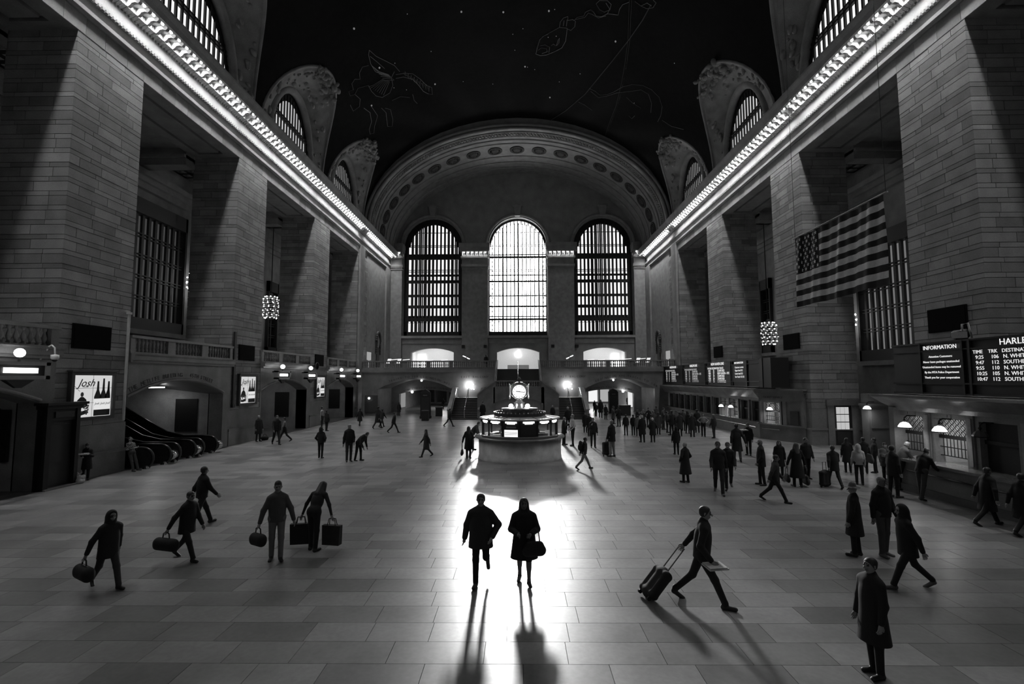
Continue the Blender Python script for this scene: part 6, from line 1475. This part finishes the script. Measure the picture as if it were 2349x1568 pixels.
# ================================================================ BAGS
def bag(kind, x, y, z, rot, label, tone=.015, size=1.0, group=None, reach=.95):
    names = {'duffel': 'duffel_bag', 'suitcase': 'suitcase', 'shopping': 'shopping_bag', 'hand': 'handbag', 'plastic': 'plastic_bag', 'paper': 'newspaper', 'backpack': 'backpack'}
    G = empty(names[kind], (x, y, z), math.radians(rot)); tag(G, label, names[kind].replace('_', ' '), group); m = gray(tone, .8); dm = gray(tone * .6, .7)
    if kind == 'duffel':
        me = sdf_mesh('body', [(0, V3(-.15 * size, 0, .15), V3(.15 * size, 0, .15), .13, .13, V3(1, .85, 1), .03, None), (0, V3(-.17 * size, 0, .08), V3(.17 * size, 0, .08), .08, .08, V3(1, 1.1, 1), .04, None)], .02, [m]); link('body', me, G)
        obj('strap', MB().tube([(-.1, 0, .26), (-.08, 0, .38), (0, 0, .42), (.08, 0, .38), (.1, 0, .26)], .014, 6), dm, G, smooth=True); obj('zip', MB().bar((-.13 * size, 0, .275), (.13 * size, 0, .275), .02), gray(.1), G)
    elif kind == 'suitcase':
        k = size; me = sdf_mesh('body', [(0, V3(-.16, 0, .13) * k, V3(.16, 0, .13) * k, .07, .07, V3(1, 1.4, 1), .03, None), (0, V3(-.16, 0, .55) * k, V3(.16, 0, .55) * k, .07, .07, V3(1, 1.4, 1), .03, None), (0, V3(-.16, 0, .13) * k, V3(-.16, 0, .55) * k, .07, .07, V3(1, 1.4, 1), .03, None), (0, V3(.16, 0, .13) * k, V3(.16, 0, .55) * k, .07, .07, V3(1, 1.4, 1), .03, None), (0, V3(0, 0, .15) * k, V3(0, 0, .53) * k, .14, .14, V3(1, .75, 1), .05, None)], .02, [m]); link('body', me, G)
        obj('handle', MB().tube([(-.09, 0, .55 * k), (-.09, 0, reach), (.09, 0, reach), (.09, 0, .55 * k)], .012, 6), gray(.1, .4, .6), G)
        for sx in (-1, 1): obj('wheel', MB().tube([(sx * .16 * k - .02, .03, .04), (sx * .16 * k + .02, .03, .04)], .04, 10), BLACK, G)
    elif kind == 'shopping':
        k = size; obj('body', MB().hexa([(-.2 * k, -.08, 0), (.2 * k, -.08, 0), (.2 * k, .08, 0), (-.2 * k, .08, 0)], [(-.22 * k, -.06, .42 * k), (.22 * k, -.06, .42 * k), (.22 * k, .06, .42 * k), (-.22 * k, .06, .42 * k)]), m, G)
        for yy in (-.05, .05): obj('handle', MB().tube([(-.1 * k, yy, .4 * k), (-.07 * k, yy * .4, .56 * k), (.07 * k, yy * .4, .56 * k), (.1 * k, yy, .4 * k)], .01, 5), dm, G, smooth=True)
    elif kind == 'hand':
        k = size; me = sdf_mesh('body', [(0, V3(-.12, 0, .1) * k, V3(.12, 0, .1) * k, .1 * k, .1 * k, V3(1, .55, 1), .02, None), (0, V3(-.1, 0, .2) * k, V3(.1, 0, .2) * k, .07 * k, .07 * k, V3(1, .55, 1), .03, None)], .016, [m]); link('body', me, G)
        obj('strap', MB().tube([(-.1 * k, 0, .25 * k), (-.08 * k, 0, .42 * k), (0, 0, .5 * k), (.08 * k, 0, .42 * k), (.1 * k, 0, .25 * k)], .012, 6), dm, G, smooth=True)
    elif kind == 'plastic':
        rr = random.Random(label); pr = [(0, V3(rr.uniform(-.16, .16), rr.uniform(-.08, .08), .1), V3(rr.uniform(-.16, .16), rr.uniform(-.08, .08), rr.uniform(.15, .28)), .1, .07, V3(1, 1, 1), .02, None) for i in range(6)]
        link('body', sdf_mesh('body', pr, .02, [m]), G); obj('knot', MB().tube([(0, 0, .3), (.03, 0, .4), (.08, .02, .45)], .02, 5).tube([(0, 0, .3), (-.04, 0, .39), (-.09, .0, .42)], .02, 5), m, G)
    elif kind == 'paper':
        obj('sheets', MB().hexa([(-.18, -.14, 0), (.18, -.14, 0), (.18, .14, .02), (-.18, .14, .02)], [(-.18, -.14, .02), (.18, -.14, .025), (.18, .14, .045), (-.18, .14, .04)]).hexa([(-.17, -.13, .03), (.16, -.13, .03), (.16, .13, .05), (-.17, .13, .05)], [(-.17, -.13, .04), (.16, -.13, .04), (.16, .13, .06), (-.17, .13, .06)]), m, G)
    elif kind == 'backpack':
        link('body', sdf_mesh('body', [(0, V3(0, 0, .12), V3(0, 0, .34), .15, .13, V3(1, .6, 1), .03, None), (0, V3(0, .07, .12), V3(0, .07, .2), .09, .09, V3(1, .6, 1), .03, None)], .018, [m]), G)
        for sx in (-1, 1): obj('strap', MB().tube([(sx * .09, -.07, .08), (sx * .1, -.1, .2), (sx * .1, -.09, .36), (sx * .08, -.04, .44)], .02, 6), dm, G, smooth=True)
    return G
PEOPLE = [
 (-0.77, 10.10, 0, 1.80, dict(pose='parka', wear='parka', top=0.022, leg=0.006, detail=True, bulk=1.18, vox=0.0095), 'man in a parka walking, one hand in his pocket, beside the long-haired woman'),
 (0.11, 10.19, 0, 1.68, dict(pose='clasp', wear='coat', top=0.006, leg=0.006, head='long', detail=True, bare=True, skin=0.12, bulk=1.2, vox=0.0095), 'long-haired woman in a knee-length black coat walking beside the man in a parka'),
 (-8.32, 9.99, 60, 1.57, dict(pose='stride', wear='parka', top=0.012, leg=0.035, head='hood', detail=True, vox=0.0095), 'hooded person striding out with a large dark bag behind'),
 (-7.76, 11.51, 75, 1.61, dict(pose='stride2', wear='parka', top=0.008, leg=0.012, detail=True, vox=0.0095), 'person in dark clothes striding along with a long duffel bag'),
 (-9.11, 14.09, 150, 1.71, dict(pose='walk', wear='jacket', top=0.008, leg=0.01, detail=True, vox=0.0095), 'man in a dark jacket walking past the person with the long duffel bag'),
 (-5.62, 11.46, 25, 1.76, dict(pose='carry', wear='jacket', top=0.06, leg=0.14, head='cap', detail=True, vox=0.0095), 'man in a grey jacket and pale trousers with a duffel bag'),
 (-5.02, 12.09, 170, 1.68, dict(pose='bend', wear='shirt', top=0.02, leg=0.01, head='long', detail=True, vox=0.0095), 'stooping woman carrying two large shopping bags'),
 (-10.53, 25.99, 180, 1.61, dict(pose='pockets', wear='jacket', top=0.012, leg=0.008, head='hood', vox=0.017), 'person in a hooded jacket with a pale belt band, standing alone'),
 (-8.63, 24.88, 30, 1.87, dict(pose='stand2', wear='jacket', top=0.008, leg=0.03, hair=0.3, vox=0.017), 'grey-haired man standing beside a man who bends forward'),
 (-8.23, 25.14, 70, 1.70, dict(pose='stoop', wear='jacket', top=0.012, leg=0.01, vox=0.017), 'man bending forward beside the grey-haired man'),
 (-4.96, 26.37, -60, 1.50, dict(pose='walk', wear='coat', top=0.025, leg=0.02, head='long', vox=0.017), 'slim person walking across the patches of sunlight'),
 (-2.62, 25.77, 175, 1.66, dict(pose='booth', wear='coat', top=0.004, leg=0.004, head='long', vox=0.017), 'woman in a long black coat with a handbag at the booth'),
 (-2.74, 28.74, 80, 1.78, dict(pose='reach', wear='jacket', top=0.02, leg=0.03, vox=0.017), 'man leaning over the counter of the booth'),
 (-18.17, 20.44, 35, 1.50, dict(pose='read', wear='coat', top=0.006, leg=0.006, head='cap', vox=0.012), 'man in a cap reading against the wall, a pale bag at his feet'),
 (-17.80, 22.37, 80, 1.58, dict(pose='leanwall', wear='shirt', top=0.08, leg=0.03, vox=0.012), 'man in a checked shirt leaning on the pier beside the escalators'),
 (-17.62, 32.95, 60, 1.73, dict(pose='stand', wear='coat', top=0.008, leg=0.012, hair=0.25, vox=0.017), 'person standing against the gate wall with a bag on the floor'),
 (-15.62, 31.39, 40, 1.92, dict(pose='walk', wear='jacket', top=0.006, leg=0.006, vox=0.017), 'tall dark man walking close beside someone in a pale top at the track gate'),
 (-15.83, 32.92, -60, 1.67, dict(pose='walk2', wear='shirt', top=0.16, leg=0.01, vox=0.017), 'person in a pale top walking beside the tall dark man at the track gate'),
 (-16.25, 40.21, 90, 1.92, dict(pose='stand2', wear='shirt', top=0.3, leg=0.02, vox=0.024), 'person in a white top behind a broad dark coat beside the second track gate'),
 (-15.58, 39.53, 150, 1.69, dict(pose='stand', wear='parka', top=0.012, leg=0.012, vox=0.024), 'broad person in a dark coat beside the person in a white top'),
 (-14.31, 43.91, 180, 1.60, dict(pose='walk', wear='coat', top=0.008, leg=0.008, vox=0.024), 'dark-coated person walking towards the end wall notice board'),
 (-12.00, 41.54, 160, 1.92, dict(pose='walk2', wear='coat', top=0.008, leg=0.012, vox=0.024), 'person in a dark coat walking in front of the left end wall arch'),
 (-11.95, 42.66, 150, 1.63, dict(pose='walk', wear='jacket', top=0.02, leg=0.02, vox=0.024), 'slighter person walking behind the dark coat at the left end wall arch'),
 (-9.75, 38.13, 90, 1.66, dict(pose='stride', wear='jacket', top=0.02, leg=0.02, vox=0.024), 'person striding across in front of the dim passage'),
 (-13.71, 55.87, 180, 1.50, dict(pose='stand', wear='coat', top=0.008, leg=0.008, vox=0.024), 'still dark figure at the edge of the dim passage'),
 (-6.09, 42.92, 110, 1.64, dict(pose='stride2', wear='jacket', top=0.012, leg=0.012, vox=0.024), 'blurred person hurrying past the foot of the left stair flight'),
 (-10.44, 67.83, 180, 1.51, dict(pose='walk', wear='jacket', top=0.012, leg=0.05, vox=0.024), 'person with pale trousers walking into the dim passage'),
 (-16.76, 83.88, 0, 1.50, dict(pose='stand', wear='coat', top=0.008, leg=0.008, vox=0.024), 'dark figure behind the kiosk pillar in the dim passage'),
 (-3.48, 47.63, 20, 1.92, dict(pose='stand', wear='coat', top=0.006, leg=0.006, head='hat', vox=0.024), 'person in a hat standing behind the booth by the left stairs'),
 (3.35, 47.44, 0, 1.56, dict(pose='stand', wear='jacket', top=0.012, leg=0.01, hair=0.3, vox=0.024), 'grey-haired person behind the booth by the right stairs'),
 (4.08, 40.13, 10, 1.85, dict(pose='stand2', wear='jacket', top=0.008, leg=0.008, hair=0.35, vox=0.024), 'pale-haired person standing at the foot of the right stair flight'),
 (2.89, 30.93, 75, 1.72, dict(pose='phone', wear='parka', top=0.006, leg=0.006, hair=0.12, vox=0.017), 'dark-coated person facing the man in a pale shirt beside the booth'),
 (3.39, 30.52, -75, 1.92, dict(pose='pockets', wear='shirt', top=0.36, leg=0.006, hair=0.15, vox=0.017), 'man in a pale shirt and black trousers beside the booth'),
 (4.54, 29.74, 0, 1.78, dict(pose='phone', wear='jacket', top=0.01, leg=0.008, vox=0.017), 'man in black with legs apart standing right of the booth'),
 (5.00, 26.27, -140, 1.92, dict(pose='stand', wear='parka', top=0.006, leg=0.22, head='short', hair=0.15, scarf=0.2, vox=0.017), 'person in a black coat and pale trousers beside upright suitcases'),
 (3.04, 22.77, 100, 1.50, dict(pose='stride', wear='jacket', top=0.015, leg=0.16, vox=0.012), 'blurred runner with a dark backpack in front of the booth'),
 (5.19, 37.84, 0, 1.57, dict(pose='stand', wear='coat', top=0.008, leg=0.01, vox=0.024), 'dark figure waiting in front of the right stair flight'),
 (5.16, 35.56, 20, 1.63, dict(pose='stand2', wear='jacket', top=0.01, leg=0.008, vox=0.017), 'dark figure close behind the man in black right of the booth'),
 (7.92, 36.05, 180, 1.52, dict(pose='stand', wear='jacket', top=0.008, leg=0.008, vox=0.024), 'one of a close couple in black standing with backs turned'),
 (8.46, 36.04, 170, 1.50, dict(pose='stand2', wear='jacket', top=0.006, leg=0.008, vox=0.024), 'other of the close couple in black standing with backs turned'),
 (8.67, 35.49, 170, 1.50, dict(pose='stand', wear='parka', top=0.12, leg=0.01, vox=0.017), 'person in a pale coat between the black-clad couple and the white-haired men'),
 (8.12, 32.12, 190, 1.75, dict(pose='stand', wear='coat', top=0.006, leg=0.006, head='bald', skin=0.4, vox=0.017), 'bald man in a long black coat standing beside the white-haired person'),
 (8.80, 32.11, 175, 1.58, dict(pose='pockets', wear='coat', top=0.01, leg=0.008, hair=0.5, vox=0.017), 'white-haired person in a dark coat beside the bald man'),
 (8.66, 26.98, 180, 1.50, dict(pose='stand', wear='parka', top=0.004, leg=0.004, head='hood', vox=0.017), 'hooded person in a bulky black coat behind the grey-haired woman'),
 (6.70, 19.82, -150, 1.57, dict(pose='pockets', wear='long', top=0.012, leg=0.004, hair=0.35, detail=True, vox=0.0095), 'grey-haired woman in a long flared coat casting a long shadow'),
 (13.25, 35.15, -20, 1.64, dict(pose='hips', wear='shirt', top=0.2, leg=0.006, vox=0.017), 'man in shirt sleeves with hands on hips near the far counter'),
 (7.27, 17.97, -20, 1.92, dict(pose='walk', wear='jacket', top=0.018, leg=0.012, detail=True, vox=0.0095), 'man with a shoulder bag walking beside another in dark clothes'),
 (7.95, 18.73, -20, 1.79, dict(pose='walk2', wear='jacket', top=0.012, leg=0.01, detail=True, vox=0.0095), 'man in dark clothes walking beside the one with a shoulder bag'),
 (11.08, 24.97, 160, 1.92, dict(pose='stride', wear='coat', top=0.008, leg=0.012, vox=0.017), 'tall blurred figure crossing in front of the canted ticket window'),
 (12.51, 26.79, -40, 1.71, dict(pose='phone', wear='jacket', top=0.008, leg=0.008, vox=0.017), 'man in black holding a white paper in front of the canted ticket window'),
 (9.49, 19.33, -100, 1.71, dict(pose='stand2', wear='parka', top=0.01, leg=0.008, head='cap', hair=0.2, detail=True, vox=0.0095), 'man in a pale cap and dark jacket standing in profile'),
 (8.66, 16.78, 60, 1.62, dict(pose='stride2', wear='jacket', top=0.03, leg=0.01, detail=True, vox=0.0095), 'person with a light band across the coat, striding past the man in a cap'),
 (11.05, 20.92, -20, 1.50, dict(pose='stand', wear='coat', top=0.006, leg=0.006, head='long', vox=0.012), 'woman with long dark hair facing the hall'),
 (10.69, 19.02, 180, 1.66, dict(pose='carry', wear='long', top=0.006, leg=0.006, head='long', hair=0.08, detail=True, vox=0.0095), 'long-haired woman in a floor-length black coat with two handbags'),
 (11.92, 20.47, 0, 1.67, dict(pose='stand2', wear='jacket', top=0.008, leg=0.008, vox=0.012), 'man in dark clothes behind the woman in the floor-length coat'),
 (12.05, 18.94, 170, 1.62, dict(pose='walk', wear='parka', top=0.01, leg=0.008, detail=True, vox=0.0095), 'blurred person in a dark parka with a wheeled case'),
 (14.53, 21.86, 160, 1.50, dict(pose='stand', wear='coat', top=0.008, leg=0.01, head='long', vox=0.012), 'woman in dark clothes beside the white hooded jacket'),
 (13.31, 19.39, 160, 1.54, dict(pose='stand', wear='jacket', top=0.34, leg=0.01, head='hood', detail=True, vox=0.0095), 'person in a white hooded winter jacket by the near ticket counter'),
 (15.11, 21.66, 150, 1.54, dict(pose='stand2', wear='jacket', top=0.01, leg=0.012, vox=0.012), 'man with a cap of dark hair behind the white hooded jacket'),
 (15.64, 21.75, -120, 1.50, dict(pose='stand', wear='jacket', top=0.01, leg=0.01, vox=0.012), 'short person standing between the white jacket and the ticket counter'),
 (14.54, 19.63, 120, 1.56, dict(pose='stand', wear='parka', top=0.04, leg=0.012, head='cap', hair=0.01, vox=0.012), 'person in a cap wearing a grey backpack near the ticket counter'),
 (13.10, 17.37, 100, 1.77, dict(pose='stand2', wear='parka', top=0.01, leg=0.01, detail=True, vox=0.0095), 'man in a dark jacket, in profile, at the end of the near ticket counter'),
 (14.28, 18.57, 90, 1.80, dict(pose='counter', wear='jacket', top=0.05, leg=0.02, hair=0.2, vox=0.012), 'grey-haired person leaning on the near counter at the end window'),
 (13.79, 17.00, 110, 1.78, dict(pose='counter', wear='jacket', top=0.01, leg=0.05, detail=True, vox=0.0095), 'man in a dark jacket and grey trousers leaning on the near counter'),
 (7.90, 11.77, -130, 1.62, dict(pose='stand', wear='coat', top=0.012, leg=0.008, head='hat', hair=0.12, detail=True, vox=0.0095), 'person in a brimmed hat and long coat facing the man in jeans'),
 (8.57, 11.77, 10, 1.81, dict(pose='stand2', wear='jacket', top=0.01, leg=0.06, head='bald', skin=0.12, detail=True, shoes=0.1, vox=0.0095), 'man in a dark jacket and faded jeans facing the hall'),
 (7.75, 10.01, -100, 1.67, dict(pose='stride', wear='parka', top=0.008, leg=0.012, head='hood', detail=True, shoes=0.08, vox=0.0095), 'hooded person in dark clothes striding behind the man in jeans'),
 (5.00, 7.17, -80, 1.58, dict(pose='stand', wear='coat', top=0.008, leg=0.006, detail=True, vox=0.0095), 'blurred dark figure walking alone with one pointed shoe forward'),
 (3.40, 9.32, 70, 1.84, dict(pose='trail', wear='jacket', top=0.012, leg=0.012, detail=True, vox=0.0095), 'blurred traveller pulling a wheeled case and holding a newspaper'),
 (13.37, 13.30, 100, 1.65, dict(pose='walk', wear='coat', top=0.006, leg=0.006, vox=0.012), 'dark figure beside the closed window of the near ticket counter'),
 (13.24, 14.14, 90, 1.67, dict(pose='stride', wear='coat', top=0.006, leg=0.008, detail=True, vox=0.0095), 'blurred dark figure hurrying along the near ticket counter'),
 (9.52, 60.83, 0, 1.50, dict(pose='walk', wear='jacket', top=0.01, leg=0.015, vox=0.024), 'dark figure walking out on the left side of the bright passage'),
 (8.78, 52.03, 0, 1.92, dict(pose='stand', wear='coat', top=0.006, leg=0.006, head='long', vox=0.024), 'hooded-looking figure standing in the mouth of the bright passage'),
 (8.56, 53.84, 10, 1.50, dict(pose='stand2', wear='jacket', top=0.008, leg=0.008, vox=0.024), 'dark figure beside the right stair parapet'),
 (8.93, 49.81, 20, 1.50, dict(pose='stand', wear='coat', top=0.006, leg=0.006, vox=0.024), 'dark figure in front of the broad cabinet of the bright passage'),
 (16.10, 75.33, 180, 1.50, dict(pose='walk', wear='jacket', top=0.03, leg=0.03, vox=0.024), 'person walking away past the kiosk pillar in the bright passage'),
 (15.69, 69.68, 0, 1.67, dict(pose='stand', wear='coat', top=0.006, leg=0.006, vox=0.024), 'dark figure against the lit shop in the bright passage'),
 (15.46, 64.82, 90, 1.61, dict(pose='stand', wear='jacket', top=0.006, leg=0.006, vox=0.024), 'dark figure at the right edge of the bright passage'),
]
CROWD = [(10.60, 38.35), (10.46, 36.57), (11.83, 39.96), (11.46, 37.72), (11.25, 35.99), (12.29, 38.32), (11.67, 35.44), (13.11, 38.94), (12.81, 37.10), (12.38, 34.90), (13.74, 37.68), (13.68, 34.37), (10.21, 40.00), (11.11, 41.76), (12.32, 43.67), (10.15, 41.78), (8.76, 42.57), (8.75, 45.02)]
BAGS = [
 ('duffel', -8.95, 10.35, 0.50, 150, 'large dark bag slung behind the hooded striding person', 0.008, 1.3, ('hooded person striding out', 'R')),
 ('duffel', -8.08, 11.35, 0.46, 165, 'long dark duffel bag carried by the striding person', 0.006, 1.4, ('person in dark clothes striding', 'R')),
 ('duffel', -5.90, 11.20, 0.30, 150, 'dark duffel bag in the hand of the man in a grey jacket', 0.008, 0.85, ('man in a grey jacket and pale', 'R')),
 ('shopping', -5.18, 11.60, 0.21, 10, 'large dark shopping bag in the left hand of the stooping woman', 0.012, 1.15, ('stooping woman', 'L')),
 ('shopping', -4.52, 11.60, 0.37, -10, 'shopping bag with a pale wrapped top in the right hand of the stooping woman', 0.02, 1.1, ('stooping woman', 'R')),
 ('hand', -2.79, 25.85, 0.46, 90, 'black handbag held by the woman in a long black coat at the booth', 0.006, 1.25, ('woman in a long black coat with', 'L')),
 ('hand', 0.31, 9.92, 0.63, 10, 'dark shoulder bag at the hip of the long-haired woman', 0.008, 1.1, None),
 ('plastic', -17.82, 19.76, 0.00, 0, 'crumpled pale bag on the floor beside the reading man', 0.35, 1, None),
 ('duffel', -17.55, 33.65, 0.00, 20, 'dark bag on the floor beside the person against the gate wall', 0.008, 0.8, None),
 ('suitcase', 4.77, 26.42, 0.00, 15, 'tall upright suitcase beside the person in pale trousers', 0.02, 1.25, None),
 ('suitcase', 11.69, 18.94, 0.00, 20, 'dark wheeled case with a bulging top beside the blurred parka', 0.008, 1, None),
 ('suitcase', 2.37, 9.53, 0.00, 60, 'dark wheeled case pulled by the traveller with the newspaper', 0.012, 1.05, ('blurred traveller', 'L')),
 ('paper', 3.12, 9.50, 1.02, 10, 'white folded newspaper held out by the traveller with the wheeled case', 0.5, 1, ('blurred traveller', 'R')),
 ('hand', 10.41, 18.90, 0.32, 80, 'dark handbag hanging beside the floor-length coat', 0.006, 1.2, ('long-haired woman in a floor', 'L')),
 ('hand', 11.12, 18.90, 0.74, 80, 'rounded grey handbag on the shoulder of the woman in the floor-length coat', 0.03, 1.4, ('long-haired woman in a floor', 'R')),
 ('suitcase', 9.98, 19.33, 0.00, 0, 'low dark case on the floor beside the floor-length coat', 0.006, 0.75, None),
 ('backpack', 2.92, 22.40, 0.59, 100, 'dark backpack on the back of the blurred runner', 0.006, 1, ('blurred runner', 'B')),
 ('backpack', 14.13, 19.20, 0.92, 120, 'grey backpack worn by the person in a cap near the ticket counter', 0.06, 1, ('person in a cap wearing', 'B')),
 ('hand', 13.44, 18.95, 0.90, 75, 'grey shoulder bag beside the white hooded jacket', 0.05, 1.3, None),
 ('paper', 12.11, 26.60, 0.96, 0, 'white paper in the hand of the man at the canted ticket window', 0.4, 0.8, ('man in black holding', 'R')),
 ('paper', -17.56, 19.90, 0.99, 30, 'open white pages held by the reading man', 0.35, 1, ('man in a cap reading', 'R')),
]
for x, y, rot, h, kw, lab in PEOPLE: make_person('person', lab, x, y, rot, h, **kw)
rc = random.Random(11)
for i, (x, y) in enumerate(CROWD):
    wr, tp, hd_ = rc.choice(('jacket', 'coat', 'parka')), rc.choice((.006, .02, .05)), rc.choice(('short', 'long', 'cap', 'short')); ps_ = rc.choice(('stand', 'stand2', 'pockets', 'phone')); hr_ = rc.choice((.01, .02, .15))
    lab = '%s %s and %s, person in the crowd by the far ticket windows' % ({.006: 'black', .02: 'charcoal', .05: 'grey'}[tp], {'parka': 'bulky jacket'}.get(wr, wr), {'short': 'short hair', 'long': 'long hair', 'cap': 'a cap'}[hd_])
    make_person('person', lab, x, y, rc.choice((90, 180, 150, 120, -150, 60)), rc.uniform(1.6, 1.84), pose=ps_, wear=wr, top=tp, leg=rc.choice((.006, .01, .02)), head=hd_, hair=hr_, vox=.022, group='crowd along the far ticket windows')
make_person('person', 'dark figure standing at the balustrade left of the balcony stair head', -3.75, 56.75, 180, 1.72, pose='stand', wear='jacket', top=.008, leg=.008, vox=.024, z0=5.3)
make_person('person', 'attendant in dark clothes seated inside the information booth', BX + .95, BY + .55, 60, 1.7, pose='stand', wear='shirt', top=.02, leg=.02, vox=.02)
make_person('person', 'attendant in a white top behind the glass of the information booth', BX - 1.0, BY + .4, -60, 1.66, pose='stand2', wear='shirt', top=.2, leg=.02, vox=.02)
GRIP = {'backpack': 0, 'duffel': .41, 'shopping': .55, 'hand': .49, 'paper': .03}
for k, x, y, z, rot, lab, t, s, hold in BAGS:
    if k == 'suitcase' and hold:
        hx, hy, hz = [v for q, v in HANDS.items() if q.startswith(hold[0])][0][hold[1]]
        d = Vector((hx - x, hy - y, hz - .02)); g = bag(k, x, y, .02, 0, lab, t, s, reach=d.length); g.rotation_euler = d.to_track_quat('Z', 'Y').to_euler(); continue
    if hold:
        hx, hy, hz = [v for q, v in HANDS.items() if q.startswith(hold[0])][0][hold[1]]
        x, y, z = hx, hy, max(hz - GRIP[k] * (s if k in ('shopping', 'hand') else 1), .01)
    bag(k, x, y, z, rot, lab, t, s)
